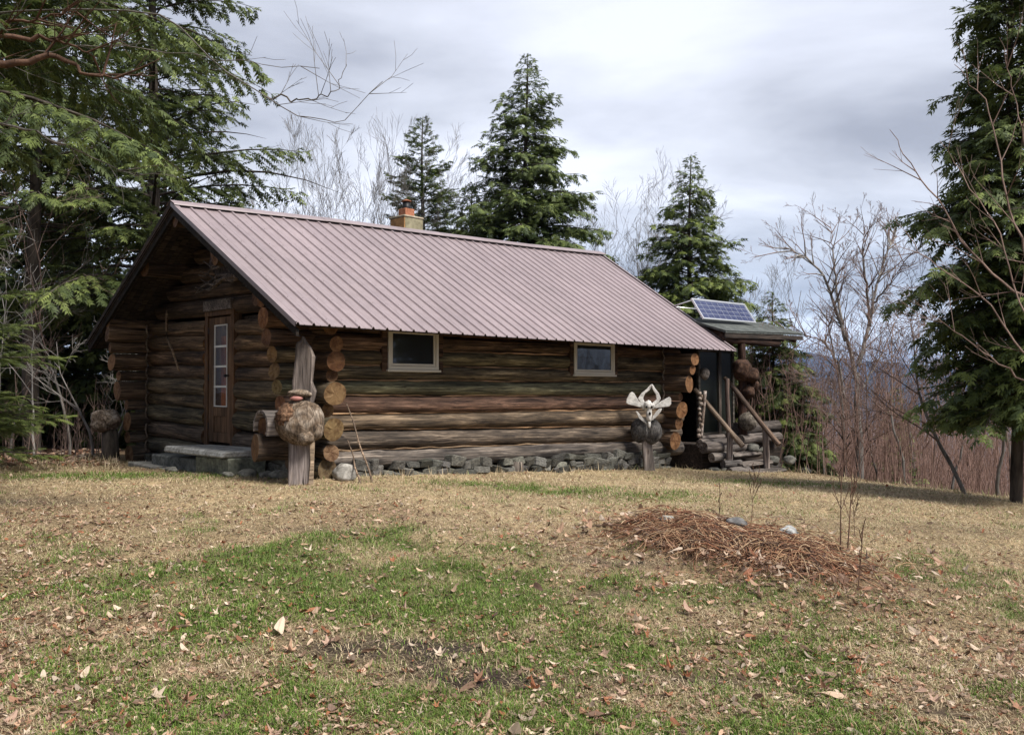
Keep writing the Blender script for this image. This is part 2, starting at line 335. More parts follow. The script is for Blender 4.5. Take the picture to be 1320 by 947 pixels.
def log(name, parent, p0, p1, r0, r1, mats=None, color=(1, 1, 1), seed=0, ey=1., ez=1., off=(0, 0, 0), n=18, step=.13, rough=.045, square0=0, bow=.012):
    """a log as one object: local X runs along it, cut ends in the end-grain material"""
    off = np.array(off, float); p0 = np.array(p0, float) - off; p1 = np.array(p1, float) - off
    B, L = basis(p0, p1); nx = max(3, int(L / step)); rs = np.random.RandomState(seed * 7 + 3)
    X = np.linspace(0, L, nx + 1); th = np.linspace(0, 2 * np.pi, n, endpoint=False)
    XX, TT = np.meshgrid(X, th, indexing='ij')
    r = r0 + (r1 - r0) * XX / L
    ph = rs.uniform(0, 6.28, 8)
    nz = sum(np.sin(XX * k1 + ph[i] + k2 * TT) * a for i, (k1, k2, a) in enumerate([(1.3, 1, .5), (2.9, 2, .4), (5.1, 3, .35), (8.7, 1, .3), (12., 4, .28)]))
    r = r * (1 + rough * nz + rs.uniform(-.018, .018, XX.shape))
    for _ in range(int(L / .55)):       # knots and bumps
        kx, kt = rs.uniform(0, L), rs.uniform(0, 6.28); dt = np.angle(np.exp(1j * (TT - kt))); r = r * (1 + .11 * np.exp(-((XX - kx) / .07) ** 2 - (dt / .35) ** 2))
    bx = bow * np.sin(X / L * 5 + ph[5])[:, None]; bz = bow * np.sin(X / L * 4 + ph[6])[:, None] * .6
    V = np.stack([XX, r * np.cos(TT) * ey + bx, r * np.sin(TT) * ez + bz], -1)
    ax = rs.uniform(-.12, .12, 4)
    V[0, :, 0] += V[0, :, 1] * ax[0] + V[0, :, 2] * ax[1]; V[-1, :, 0] += V[-1, :, 1] * ax[2] + V[-1, :, 2] * ax[3]
    V = V.reshape(-1, 3).tolist(); F = []; mi = []
    for i in range(nx):
        for k in range(n): F.append((i * n + k, i * n + (k + 1) % n, (i + 1) * n + (k + 1) % n, (i + 1) * n + k)); mi.append(0)
    for ring, c, rev in ((0, 0., 0), (nx, L, 1)):
        # own ring so the end stays crisp
        st = len(V); ids = range(ring * n, ring * n + n); mid = np.mean([V[i] for i in ids], axis=0)
        for i in ids: V.append([V[i][j] for j in range(3)])
        for i in ids: q = [(V[i][j] * .45 + mid[j] * .55) for j in range(3)]; q[0] += rs.uniform(-.006, .006); V.append(q)
        V.append([mid[0] + rs.uniform(-.004, .004), mid[1], mid[2]]); c_ = len(V) - 1
        for k in range(n):
            k2 = (k + 1) % n
            a = (st + k, st + k2, st + n + k2, st + n + k); b = (st + n + k, st + n + k2, c_)
            F.append(a if rev else a[::-1]); mi.append(1); F.append(b if rev else b[::-1]); mi.append(1)
    me = bpy.data.meshes.new(name); me.from_pydata(V, [], F)
    for m in (mats or (M['log'], M['end'])): me.materials.append(m)
    me.polygons.foreach_set('material_index', mi); me.polygons.foreach_set('use_smooth', [x == 0 for x in mi]); me.update()
    o = bpy.data.objects.new(name, me); add(o, parent); o.matrix_local = Matrix.Translation(Vector(p0)) @ B.to_4x4(); o.color = (*color, 1); return o

rnd = random.Random(11)
RS = np.random.RandomState(5)

# ================================================================== THE CABIN
cabin = thing('log_cabin', 'long low cabin of weathered round logs under a mauve ribbed metal roof', 'cabin', O, ANG)
TW, SG, SF, TB = .91, .86, 9.1, 6.4          # front wall t, near gable s, far gable s, back wall t
RIDGE_T = 3.645
def eave(s): return 2.055 - .0024 * s
def ridge(s): return 4.09 + .036 * s + .02 * math.sin(s * .6)
def roofz(s, t):
    if t <= RIDGE_T: return eave(s) + (ridge(s) - eave(s)) * t / RIDGE_T
    return eave(s) + (ridge(s) - eave(s)) * (2 * RIDGE_T - t) / RIDGE_T
def wall(name, a, b, m=None):
    w = MB(); w.box(a, b); return w.build(name, m or M['board'], cabin)
BR, GR, TAN = (.95, .90, .83), (.70, .85, 1.02), (.98, 1.16, 1.08)
def mixc3(a, b, f): return tuple(a[i] * (1 - f) + b[i] * f for i in range(3))
# ---- front wall: (z near, z far) of the seams between courses
fw = wall('front_wall', (SG, TW + .02, -.05), (SF, TW + .12, 2.3))
near = [.08, .36, .65, .87, 1.13, 1.34, 1.56, 1.78, 2.02, 2.30]
far = [-.18, .15, .44, .78, 1.06, 1.34, 1.57, 1.85, 2.05, 2.32]
starts = [.50, .30, .42, .33, .28, .24, .20, .12, .06, .05]
fcol = [GR, mixc3(GR, BR, .25), mixc3(GR, BR, .75), mixc3(BR, GR, .35), TAN, BR, mixc3(BR, TAN, .6), mixc3(BR, (.7, .6, .5), .5), (.8, .68, .6)]
winS = [(2.00, 2.965), (6.19, 7.37)]
for i in range(9):
    zn, zf = (near[i] + near[i + 1]) / 2, (far[i] + far[i + 1]) / 2; rn, rf = (near[i + 1] - near[i]) / 2 * .99, (far[i + 1] - far[i]) / 2 * .99
    s0, s1 = starts[i], SF + .55; c = fcol[i]
    def zr(s):
        f = (s - SG) / (SF - SG); return zn + (zf - zn) * f, rn + (rf - rn) * f
    segs = [(s0, s1)]
    if zn + rn > 1.60 and i >= 6:
        segs = [(s0, winS[0][0] - .03), (winS[0][1] + .03, winS[1][0] - .03), (winS[1][1] + .03, s1)]
    for j, (a, b) in enumerate(segs):
        za, ra = zr(a); zb, rb = zr(b)
        log('log', fw, (a, TW, za), (b, TW, zb), ra, rb, color=tuple(x * rnd.uniform(.9, 1.12) for x in c), seed=100 + i * 5 + j, ey=1.12 if rn > .12 else 1.25, rough=.036, bow=.018, step=.10)
for i in range(1, 8):
    if i == 7: spans = [(SG, 1.95), (3.02, 6.14), (7.42, SF)]
    else: spans = [(SG + .05, SF)]
    for a_, b_ in spans:
        m_b = MB(); n_s = int((b_ - a_) / .25) + 2; pts = []
        for q in range(n_s + 1):
            s_ = a_ + (b_ - a_) * q / n_s; f_ = (s_ - SG) / (SF - SG); z_ = near[i] + (far[i] - near[i]) * f_
            pts.append((s_, TW - .080 + rnd.uniform(-.014, .014), z_ + rnd.uniform(-.010, .010)))
        m_b.tube(pts, [.015 * rnd.uniform(.3, 1.3) for _ in pts], 6); m_b.build('chinking', M['seam'], fw, color=(1, 1, 1) if i > 1 else (.7, .75, .8))
# top plate log under the eave
log('log', fw, (.08, TW + .06, 2.41), (SF + .55, TW + .06, 2.45), .10, .10, color=(.7, .6, .5), seed=77)
# ---- near gable wall with the door
gw = wall('gable_wall', (SG + .03, TW, -.05), (SG + .12, TB, 2.35))
DT0, DT1 = 3.03, 3.98
gl = [(.20, .12, .15), (.49, .35, .15), (.79, .68, .155), (1.04, .92, .12), (1.28, 1.15, .155), (1.52, 1.40, .12), (1.77, 1.60, .135), (2.03, 1.83, .14), (2.30, 2.08, .13)]
ends = [.60, .50, .42, .56, .40, .47, .36, .36, .5]
for i, (zl, zr_, r) in enumerate(gl):
    def zat(t): return zr_ + (zl - zr_) * (t - .5) / (6.4 - .5)
    c = mixc3(GR, BR, min(1, i / 5 + .1)); c = tuple(v * rnd.uniform(.75, .95) for v in c)
    re = r * (.80 if i % 2 else 1.06)
    for j, (a, b, ra, rb) in enumerate([(ends[i], DT0 - .05, re, r * 1.05), (DT1 + .05, TB + .35, r * 1.05, r)]):
        log('log', gw, (SG, a, zat(a)), (SG, b, zat(b)), ra, rb, color=c, seed=200 + i * 3 + j, rough=.03, ez=.97)
for i, (z, r, t0, t1) in enumerate([(2.56, .15, 1.40, 5.95), (2.84, .145, 1.85, 5.45), (3.12, .14, 2.36, 4.95), (3.40, .13, 2.84, 4.45), (3.62, .10, 3.15, 4.15)]):
    log('log', gw, (SG, t0, z - .05), (SG, t1, z + .03), r, r, (M['log'], M['log']), color=(.50, .47, .45), seed=240 + i)  # upper logs tinted darker: shade under the roof put into the colour
# pale scribed edge where the gable logs meet the back wall
zz_ = MB(); pts = []
for i, (zl, _, r) in enumerate(gl): pts += [(SG - .13, TB - .13, zl - r), (SG - .17, TB - .17, zl - r * .5), (SG - .19, TB - .20, zl), (SG - .17, TB - .17, zl + r * .5)]
zz_.tube(pts, .017, 5); zz_.build('scribed_edge', M['palewood'], gw)
# ---- back wall wing (logs running past the gable) and the rest
bw = wall('back_wall', (SG, TB + .02, -.2), (SF, TB + .12, 2.3))
bl = [(.02, .165, .46), (.34, .10, .43), (.62, .16, .41), (.91, .085, .40), (1.18, .16, .24), (1.44, .085, .26), (1.69, .145, .14), (1.94, .09, .10), (2.17, .13, .05), (2.38, .085, .07)]
for i, (z, r, s0) in enumerate(bl):
    log('log', bw, (s0, TB, z), (SF + .2, TB, z), r, r * .9, color=mixc3(GR, BR, min(1, .3 + i / 8)), seed=260 + i, step=.4, ez=1.04)
# ---- far gable wall, its log ends reach out past the front wall
xw = wall('far_gable_wall', (SF - .05, TW, -.2), (SF + .05, TB, 2.3))
for i, (z, r, t0) in enumerate([(.15, .185, .54), (.485, .13, .46), (.775, .17, .38), (1.04, .075, .42), (1.30, .17, .20), (1.585, .10, .13), (1.80, .125, .08)]):
    log('log', xw, (SF, t0, z), (SF, TB, z + .1), r, r * .9, color=(1.05, 1.0, .95), seed=290 + i, step=.3, ez=1.0)
for i, (z, t0, t1) in enumerate([(2.05, .95, 6.35), (2.33, 1.1, 6.1), (2.63, 1.5, 5.6), (2.93, 1.95, 5.2), (3.23, 2.4, 4.75), (3.55, 2.9, 4.3)]):
    log('log', xw, (SF, t0, z), (SF, t1, z), .155, .155, seed=310 + i, step=.5)
zz_ = MB(); pts = []
for i in range(12): pts.append((SF - .20, TW - .20, .75 + i * .12)) if i % 2 == 0 else pts.append((SF - .13, TW - .20, .75 + i * .12))
zz_.tube(pts, .015, 5); zz_.build('scribed_edge', M['palewood'], xw)
# ---- purlins
for i, (t, z, r, s0) in enumerate([(RIDGE_T, 3.86, .125, .07), (2.52, 3.20, .15, .16), (1.33, 2.50, .14, .20), (4.95, 3.22, .15, .12)]):
    log('purlin', cabin, (s0, t, z), (SF + .7, t, z + .1 + (.25 if i == 0 else .12)), r, r * .9, color=(.6, .56, .52), seed=330 + i, step=.4, ez=1.15 if i in (1, 2) else 1)

# ---- roof: deck > roof_panel, ridge_cap, rake_trim
rf = MB()
def quad3(mb, A, B, Cc, D, th, m=0):    # slab hanging below the surface
    P = [np.array(p, float) for p in (A, B, Cc, D)]
    mb.hexa([p - (0, 0, th) for p in P] + P, m)
g = .045
LEN = 10.53
for k in range(8):
    q0, q1 = .03 + (LEN - .06) * k / 8, .03 + (LEN - .06) * (k + 1) / 8; tf = .09
    quad3(rf, (q0, tf, roofz(q0, tf) - g), (q1, tf, roofz(q1, tf) - g), (q1, RIDGE_T, ridge(q1) - g), (q0, RIDGE_T, ridge(q0) - g), .05)
    quad3(rf, (q0, RIDGE_T + .002, ridge(q0) - g), (q1, RIDGE_T + .002, ridge(q1) - g), (q1, 2 * RIDGE_T - .02, eave(q1) - g), (q0, 2 * RIDGE_T - .02, eave(q0) - g), .05)
deck = rf.build('roof', M['board'], cabin)
# rake boards under the deck edge and gable soffit poles
for sg, (ta, tb) in ((0, (.03, RIDGE_T)), (1, (2 * RIDGE_T - .03, RIDGE_T + .004))):
    b = MB()
    za, zb = roofz(0, ta) - .10, roofz(0, tb) - .10
    b.hexa([(.035, ta, za - .09), (.035, tb, zb - .09), (.075, tb, zb - .09), (.075, ta, za - .09), (.035, ta, za), (.035, tb, zb), (.075, tb, zb), (.075, ta, za)])
    b.build('rake_board', M['board'], deck, color=(.45, .45, .45))
for k in range(22):      # soffit boards under the back slope run up the slope, just visible
    s = .10 + k * .1
    if s > .72: break
    b = MB(); b.bar((s, 2 * RIDGE_T - .06, roofz(s, 2 * RIDGE_T - .06) - .115), (s, RIDGE_T + .05, roofz(s, RIDGE_T + .05) - .125), .088, .02 + .006 * (k % 2)); b.build('soffit_board', M['board'], deck)
NP = 46
W_ = LEN / NP
for k in range(NP):
    sa, sb = k * W_, (k + 1) * W_
    prof = [(0, .0), (.010, .026), (.036, .028), (.048, .0), (.105, .0), (.112, .004), (.122, .004), (.129, .0), (W_ , .0)]   # rib then flat with a small stiffener
    mb = MB(); rows = 9
    for j in range(rows + 1):
        t = RIDGE_T * j / rows
        for (ds, dz) in prof:
            s = sa + ds; mb.vert((s, t - (.03 if j == 0 else 0), roofz(s, t) - (.017 if j == 0 else 0) + dz - .004))
    n = len(prof)
    for j in range(rows):
        for q in range(n - 1): mb.face((j * n + q, j * n + q + 1, (j + 1) * n + q + 1, (j + 1) * n + q), 0)
    # rolled drip edge
    st = len(mb.v)
    for (ds, dz) in prof: s = sa + ds; mb.vert((s, -.032, roofz(s, 0) - .017 + dz * 1.0 - .016))
    for q in range(n - 1): mb.face((q + 1, q, st + q, st + q + 1), 0)
    if k % 1 == 0:
        for j in range(7):
            t = .12 + j * .57; c = (sa + .068, t, roofz(sa + .068, t)); mb.box((c[0] - .006, c[1] - .008, c[2] - .004), (c[0] + .006, c[1] + .008, c[2] + .004), 1)
    mb.build('roof_panel', [M['roof'], M['screw']], deck)
bk = MB()
for k in range(NP):
    sa = k * W_
    for (a0, a1, dz) in ((.012, .034, .022), (.048, W_, 0)):
        s0, s1 = sa + a0, sa + a1
        P = [(s0, RIDGE_T, ridge(s0) + dz - .004), (s1, RIDGE_T, ridge(s1) + dz - .004), (s1, 2 * RIDGE_T + .03, eave(s1) - .02 + dz), (s0, 2 * RIDGE_T + .03, eave(s0) - .02 + dz)]
        bk.face([bk.vert(p) for p in P])
tag(bk.build('back_roof_sheet', M['roof'], deck))
def capseg(s0, s1, lift):
    mb = MB(); P = []
    for s in (s0, s1):
        z = ridge(s) + lift
        P.append([(s, RIDGE_T - .16, z - .080 + .035), (s, RIDGE_T - .15, z - .040 + .018), (s, RIDGE_T - .02, z + .042), (s, RIDGE_T, z + .050), (s, RIDGE_T + .02, z + .042), (s, RIDGE_T + .15, z - .02)])
    n = 6; ids = [[mb.vert(p) for p in row] for row in P]
    for i in range(n - 1): mb.face((ids[0][i], ids[1][i], ids[1][i + 1], ids[0][i + 1]))
    return mb.build('ridge_cap', M['roof'], deck)
for i, (a, b) in enumerate([(-.02, 2.72), (2.68, 5.42), (5.38, 8.1), (8.06, LEN + .02)]): capseg(a, b, .003 * (i % 2))
for sgn, s in ((0, -.012), (1, LEN + .012)):      # metal rake trims
    for (ta, tb) in ((-.03, RIDGE_T), (2 * RIDGE_T + .03, RIDGE_T)):
        mb = MB(); da = 1 if sgn == 0 else -1
        za, zb = roofz(min(max(s, 0), LEN), ta if ta > 0 else 0) - .02, ridge(s)
        for (h0, h1) in ((-.045, .026),):
            P = [(s, ta, za + h0), (s, tb, zb + h0), (s, tb, zb + h1), (s, ta, za + h1)]; mb.face([mb.vert(p) for p in P])
        P = [(s, ta, za + .026), (s, tb, zb + .026), (s + da * .075, tb, zb + .029), (s + da * .075, ta, za + .029)]; mb.face([mb.vert(p) for p in P])
        mb.build('rake_trim', M['roof'] if ta < 1 else M['board'], deck)

# ---- windows in the front wall
def window(s0, s1, z0, z1, side):
    t = TW - .175
    w = MB(); f = .05
    for a, b in (((s0, t, z0), (s1, t + .06, z0 + f)), ((s0, t, z1 - f), (s1, t + .06, z1)), ((s0, t + .003, z0 + f), (s0 + f, t + .06, z1 - f)), ((s1 - f, t + .003, z0 + f), (s1, t + .06, z1 - f))): w.box(a, b)
    win = w.build('window', M['cream'], cabin, bevel=.004)
    w = MB(); i0, i1, j0, j1 = s0 + f + .004, s1 - f - .004, z0 + f + .004, z1 - f - .004; f2 = .035
    for a, b in (((i0, t + .014, j0), (i1, t + .05, j0 + f2)), ((i0, t + .014, j1 - f2), (i1, t + .05, j1)), ((i0, t + .017, j0 + f2), (i0 + f2, t + .05, j1 - f2)), ((i1 - f2, t + .017, j0 + f2), (i1, t + .05, j1 - f2))): w.box(a, b)
    w.build('sash', M['cream'], win, bevel=.003)
    w = MB(); w.box((i0 + f2, t + .032, j0 + f2), (i1 - f2, t + .036, j1 - f2)); w.build('pane', M['glass'], win)
    for a, b in (((s0 - .10, t + .02, z0 - .03), (s0 - .004, t + .09, 2.2)), ((s1 + .004, t + .02, z0 - .03), (s1 + .10, t + .09, 2.2))):
        w = MB(); w.box(a, b); w.build('side_board', M['log'], win, color=(.5, .42, .38))
    w = MB(); w.box((s0 - .03, t - .02, z0 - .035), (s1 + .03, t + .07, z0 - .003)); w.build('sill', M['cream'], win, bevel=.004)
window(2.00, 2.965, 1.505, 2.13, 0)
window(6.19, 7.37, 1.475, 2.10, 1)

# ---- door in the near gable
dx = SG - .14
def slab(name, m, parent, a, b, bevel=.004, color=None): w = MB(); w.box(a, b); return w.build(name, m, parent, bevel=bevel, color=color)
DSH = -.265
_slab = slab
def slab(name, m, parent, a, b, bevel=.004, color=None): return _slab(name, m, parent, (a[0], a[1] + DSH, a[2]), (b[0], b[1] + DSH, b[2]), bevel, color)
door = slab('door', M['doorwood'], cabin, (dx + .05, 3.38, .36), (dx + .075, 4.13, 2.36))
for t0, t1 in ((3.26, 3.37), (4.14, 4.25)): slab('jamb', M['doorwood'], door, (dx, t0, .28), (dx + .14, t1, 2.38), color=(.85, .8, .75))
slab('head_jamb', M['doorwood'], door, (dx - .003, 3.26, 2.383), (dx + .14, 4.25, 2.46), color=(.9, .85, .8))
slab('header_block', M['greywood'], door, (dx - .04, 3.30, 2.463), (dx + .14, 4.24, 2.63), color=(.55, .52, .5))
slab('threshold', M['greywood'], door, (dx - .05, 3.26, .22), (dx + .14, 4.25, .277), color=(.5, .5, .5))
for t0, t1 in ((3.385, 3.50), (3.96, 4.125)): slab('stile', M['doorwood'], door, (dx + .018, t0, .365), (dx + .048, t1, 2.355))
for z0, z1 in ((.365, .52), (.78, .92), (2.24, 2.355)): slab('rail', M['doorwood'], door, (dx + .021, 3.503, z0), (dx + .048, 3.957, z1))
slab('lower_panel', M['doorwood'], door, (dx + .034, 3.503, .523), (dx + .049, 3.957, .777), color=(.8, .78, .75))
zs4 = [.93, 1.25, 1.57, 1.89, 2.235]
for i in range(4):
    w = MB((0, -DSH, 0)); z0, z1 = zs4[i], zs4[i + 1]; a, b = 3.515, 3.945; f = .016
    w.box((dx + .014, a, z0), (dx + .04, b, z0 + f)); w.box((dx + .014, a, z1 - f), (dx + .04, b, z1)); w.box((dx + .016, a, z0 + f), (dx + .04, a + f, z1 - f)); w.box((dx + .016, b - f, z0 + f), (dx + .04, b, z1 - f))
    w.build('pane_frame', M['white'], door)
    w = MB((0, -DSH, 0)); w.box((dx + .030, 3.535, z0 + .017), (dx + .034, 3.925, z1 - .017))
    gm = M.get('clear')
    if gm is None:
        gm = mat('clear_door_glass', (.9, .9, .9), .03, 0, .5); t = NT(gm); mx = t.n('ShaderNodeMixShader'); mx.inputs[0].default_value = .72
        tr = t.n('ShaderNodeBsdfTransparent'); tr.inputs[0].default_value = (.9, .9, .9, 1); gl_ = t.n('ShaderNodeBsdfGlossy'); gl_.inputs['Roughness'].default_value = .03
        fr = t.n('ShaderNodeFresnel'); fr.inputs[0].default_value = 1.22; mx.inputs[0].default_value = .022; t.l(tr.outputs[0], mx.inputs[1]); t.l(gl_.outputs[0], mx.inputs[2]); t.l(mx.outputs[0], t.t.nodes['Material Output'].inputs[0]); M['clear'] = gm
    w.build('pane', gm, door)
for (t0, t1, z1) in ((3.52, 3.76, 2.05),):
    w = MB((0, -DSH, 0))
    for k in range(6): a = t0 + (t1 - t0) * k / 6; w.box((dx + .0405 + .003 * (k % 2), a, .94), (dx + .0475, a + (t1 - t0) / 6 - .002, z1))
    w.build('curtain', M['curtain'], door)
w = MB((0, -DSH, 0)); w.tube([(dx + .018, 3.44, 1.42), (dx - .03, 3.44, 1.42)], .012, 8); w.blob((dx - .045, 3.44, 1.42), (.028, .028, .028), rnd, 0, sub=2); w.build('door_knob', M['darkmetal'], door)
for z in (.62, 1.4, 2.15): slab('hinge', M['darkmetal'], door, (dx + .008, 4.118, z - .05), (dx + .0175, 4.150, z + .05), .002)

slab = _slab
# ---- chimney
cx, cy = 4.98, 4.13
cz0, cz1 = 3.9, 4.62
w = MB(); hw = .235; ch = MB()
ch.box((cx - hw + .02, cy - hw + .02, cz0), (cx + hw - .02, cy + hw - .02, cz1 - .03)); chim = ch.build('chimney', M['concrete'], cabin)
rows_z = [3.9, 4.13, 4.36, 4.59]
for j in range(3):
    for q in range(4):
        d = hw + .012 * (1 if (j % 2) else 0)
        a = -.235 if (j + q) % 2 else -.215
        z0, z1 = rows_z[j] + .006, rows_z[j + 1] - .006
        c_ = [(1, .95, .85), (1.5, .75, .4), (.8, .85, .75), (1.3, .85, .5)][(j + q) % 4]
        w = MB()
        if q == 0: w.box((cx - .22, cy - hw - .004, z0), (cx + .232, cy - hw + .07, z1))
        elif q == 1: w.box((cx - hw - .004, cy - .235, z0), (cx - hw + .07, cy + .22, z1))
        elif q == 2: w.box((cx + hw - .07, cy - .16, z0), (cx + hw + .004, cy + .235, z1))
        else: w.box((cx - .16, cy + hw - .07, z0), (cx + .16, cy + hw + .004, z1))
        w.build('chimney_block', M['concrete'], chim, bevel=.008, color=c_)
slab('crown', M['concrete'], chim, (cx - .25, cy - .25, cz1 - .03), (cx + .25, cy + .25, cz1 + .012), .012)
w = MB()
for (a, b, c_, d) in ((-.115, -.115, .115, -.09), (-.115, .09, .115, .115), (-.115, -.088, -.09, .088), (.09, -.088, .115, .088)): w.box((cx + a, cy + b, cz1 + .013), (cx + c_, cy + d, cz1 + .18))
w.build('flue_tile', M['tile'], chim, bevel=.008)
w = MB(); w.tube([(cx, cy, cz1 + .1), (cx, cy, cz1 + .31)], .078, 14); w.build('flue_pipe', M['darkmetal'], chim)
w = MB(); w.tube([(cx, cy, cz1 + .33), (cx, cy, cz1 + .345), (cx, cy, cz1 + .375)], [.10, .10, .03], 14); w.tube([(cx - .06, cy, cz1 + .3), (cx - .06, cy, cz1 + .335)], .006, 5); w.tube([(cx + .06, cy, cz1 + .3), (cx + .06, cy, cz1 + .335)], .006, 5); w.build('rain_cap', M['tile'], chim, color=(.8, .8, .8))

# ---- dry stone foundation: individual stones under the front wall
fm = MB(); fm.box((SG + .1, TW + .05, -.7), (SF - .1, TW + .2, .05)); found = fm.build('foundation', M['black'], cabin)  # near-black core painted as the shade between the stones
def stone_mesh(k):
    r_ = random.Random(900 + k); w = MB(); sx, sy, sz = 1, .7, 1
    w.box((-.5, -.5, -.5), (.5, .5, .5), 0, .13, r_); me = bpy.data.meshes.new('stone'); me.from_pydata(w.v, [], w.f); me.materials.append(M['stone'])
    bm = bmesh.new(); bm.from_mesh(me); bmesh.ops.bevel(bm, geom=bm.edges[:], offset=.10, segments=1, affect='EDGES'); bm.to_mesh(me); bm.free(); return me
SM = [stone_mesh(k) for k in range(10)]
def stone(parent, c, size, k, color, rot=0, name='stone'):
    o = bpy.data.objects.new(name, SM[k % 10]); add(o, parent); o.location = c; o.scale = size; o.rotation_euler = (rnd.uniform(-.15, .15), rot, rnd.uniform(-.2, .2)); o.color = (*color, 1); return o
def botlog(s): return .06 - .26 * (s - SG) / (SF - SG)
for row in range(4):
    s = SG + .5
    while s < SF - .1:
        wd = rnd.uniform(.12, .36); ht = rnd.uniform(.08, .15)
        P = cw(s, TW - .2); gg = float(gz(P[0], P[1])); top = botlog(s) + .02; z = gg - .02 + row * .105 + rnd.uniform(-.02, .02)
        if z < top + .02 and not (3.9 < s < 4.12):
            v = rnd.uniform(.25, .85) ** 1.2; wd *= rnd.choice((.8, 1, 1.3)); stone(found, (s + wd / 2, TW - .12 - rnd.uniform(0, .05) + row * .012, z + ht / 2), (wd * 1.02, .28, ht * 1.15), rnd.randrange(10), (v, v * rnd.uniform(.96, 1.02), v * rnd.uniform(.88, 1.0)), rnd.uniform(-.25, .25))
        s += wd
for s in (1.22, 4.65): 
    P = cw(s, .7); g0 = float(gz(P[0], P[1])); log('foundation_post', cabin, (s, .70, g0 - .1), (s + .01, .72, botlog(s) + .05), .12, .115, (M['greywood'], M['greywood']), (.55, .53, .5), seed=int(s * 10), n=12)
# foundation under gable
for s_, t_, w_ in [(SG - .02, 1.3 + .35 * k, .34) for k in range(15)]:
    P = cw(s_, t_); g0 = float(gz(P[0], P[1])); v = rnd.uniform(.35, .8); stone(found, (s_ - .03, t_, g0 + .05), (.3, w_, .22), rnd.randrange(10), (v, v, v * .93))

# ================================================================== THINGS ROUND THE CABIN
def G(s, t): P = cw(s, t); return float(gz(P[0], P[1]))
def cthing(name, label, cat, s, t, z=None, rz=ANG, group=None):
    P = cw(s, t); z = G(s, t) if z is None else z
    return thing(name, label, cat, (P[0], P[1], z), rz, group)
# --- big burl post in front of the near corner (its own frame faces the camera: x right, y away)
bp = cthing('burl_post', 'tall split grey post swelling into a big round burl, left of the front wall', 'post', .28, .30, rz=.10)
w = MB(); rr = random.Random(4)
w.hexa([(-.155, -.09, -.15), (.14, -.10, -.15), (.15, .10, -.15), (-.15, .10, -.15), (-.15, -.08, .62), (.155, -.09, .60), (.14, .09, .6), (-.13, .09, .62)]); w.build('lower_post', M['greyv'], bp, bevel=.015, color=(1.05, 1.05, 1.1))
w = MB(); w.prism([(.10, -.1), (.165, -.1), (.185, .58), (.12, .6), (.135, .3)], ((0, -.095, 0), (1, 0, 0), (0, 0, 1), (0, 1, 0)), .04); w.build('bark_edge', M['palewood'], bp, color=(1.2, 1.15, 1.05))
w = MB(); w.blob((-.02, 0, .80), (.31, .29, .30), rr, .09, 1.5, 4); w.build('burl', M['burl'], bp, color=(.78, .74, .70))
w = MB(); w.blob((.08, -.20, .62), (.11, .11, .11), rr, .10, 1.5, 3); w.blob((.17, -.05, .70), (.12, .14, .13), rr, .1, 1.5, 3); w.build('burl', M['burl'], bp, color=(.95, .93, .9))
w = MB(); w.blob((-.13, -.12, .88), (.17, .16, .17), rr, .16, 5.5, 4); w.build('rough_bark', M['burlbrown'], bp, color=(1.2, 1.05, .9))
w = MB(); w.prism([(-.13, 0), (.13, 0), (.17, .17), (.12, .30), (.15, .62), (.10, .74), (.035, .83), (.0, .90), (-.03, .82), (-.085, .80), (-.10, .55), (-.13, .3)], ((.02, 0, 1.03), (1, 0, 0), (0, 0, 1), (0, 1, 0)), .12); w.build('jagged_top', M['greyv'], bp, bevel=.02, color=(.72, .70, .70))
w = MB(); w.blob((-.02, -.09, 1.17), (.15, .11, .06), rr, .2, 2, 3, flat=.6); w.build('shelf_knot', M['burl'], bp, color=(1.1, 1.1, 1.1))
w = MB(); w.blob((-.04, -.155, 1.115), (.085, .05, .035), rr, .2, 2, 2); w.build('pink_stone', mat('pink_stone', (.33, .15, .13), .8), bp)
# --- hollow log with a brown log stub, left of the burl post
hl = cthing('hollow_log', 'short hollow grey log curled over a round brown log end, beside the big burl post', 'log', -.10, .66, .02)
ol = []; n = 14
w = MB()
def shell(w, c0, c1, r, th, a0, a1, n=14):
    rings = []
    for c in (c0, c1):
        for rad in (r, r - th):
            rings.append([w.vert((c[0], c[1] + math.cos(a0 + (a1 - a0) * k / n) * rad, c[2] + math.sin(a0 + (a1 - a0) * k / n) * rad * 1.1)) for k in range(n + 1)])
    o0, i0, o1, i1 = rings
    for k in range(n):
        w.face((o0[k], o0[k + 1], o1[k + 1], o1[k]), 0, True); w.face((i0[k + 1], i0[k], i1[k], i1[k + 1]), 0, True); w.face((o0[k + 1], o0[k], i0[k], i0[k + 1])); w.face((o1[k], o1[k + 1], i1[k + 1], i1[k]))
    for k in (0, n): w.face((o0[k], o1[k], i1[k], i0[k]))
shell(w, (0, 0, .72), (.75, 0, .70), .19, .035, R(-20), R(215)); w.build('bark_shell', M['greywood'], hl, color=(.9, .88, .86))
log('log_core', hl, (.06, .03, .70), (.7, .03, .70), .12, .12, color=(.5, .5, .5), seed=8, n=14)
log('lower_log', hl, (-.04, .05, .45), (.7, .05, .43), .115, .12, color=(.5, .52, .55), seed=9, n=14, ez=1.6)
# --- white boulder at the corner
def rock(name, label, s, t, size, m, color=(1, 1, 1), seed=1, z=0, group=None, cat='rock'):
    P = cw(s, t); w = MB(); w.blob((0, 0, size[2] * .55), size, random.Random(seed), .22, 1.6, 3, flat=.6); o = w.build(name, m, None, color=color); o.location = (P[0], P[1], G(s, t) + z); return tag(o, label, cat, group)
rock('boulder', 'round white quartz boulder at the near corner of the log wall', 1.02, .42, (.15, .14, .14), M['palestone'], (.72, .70, .67), 3)
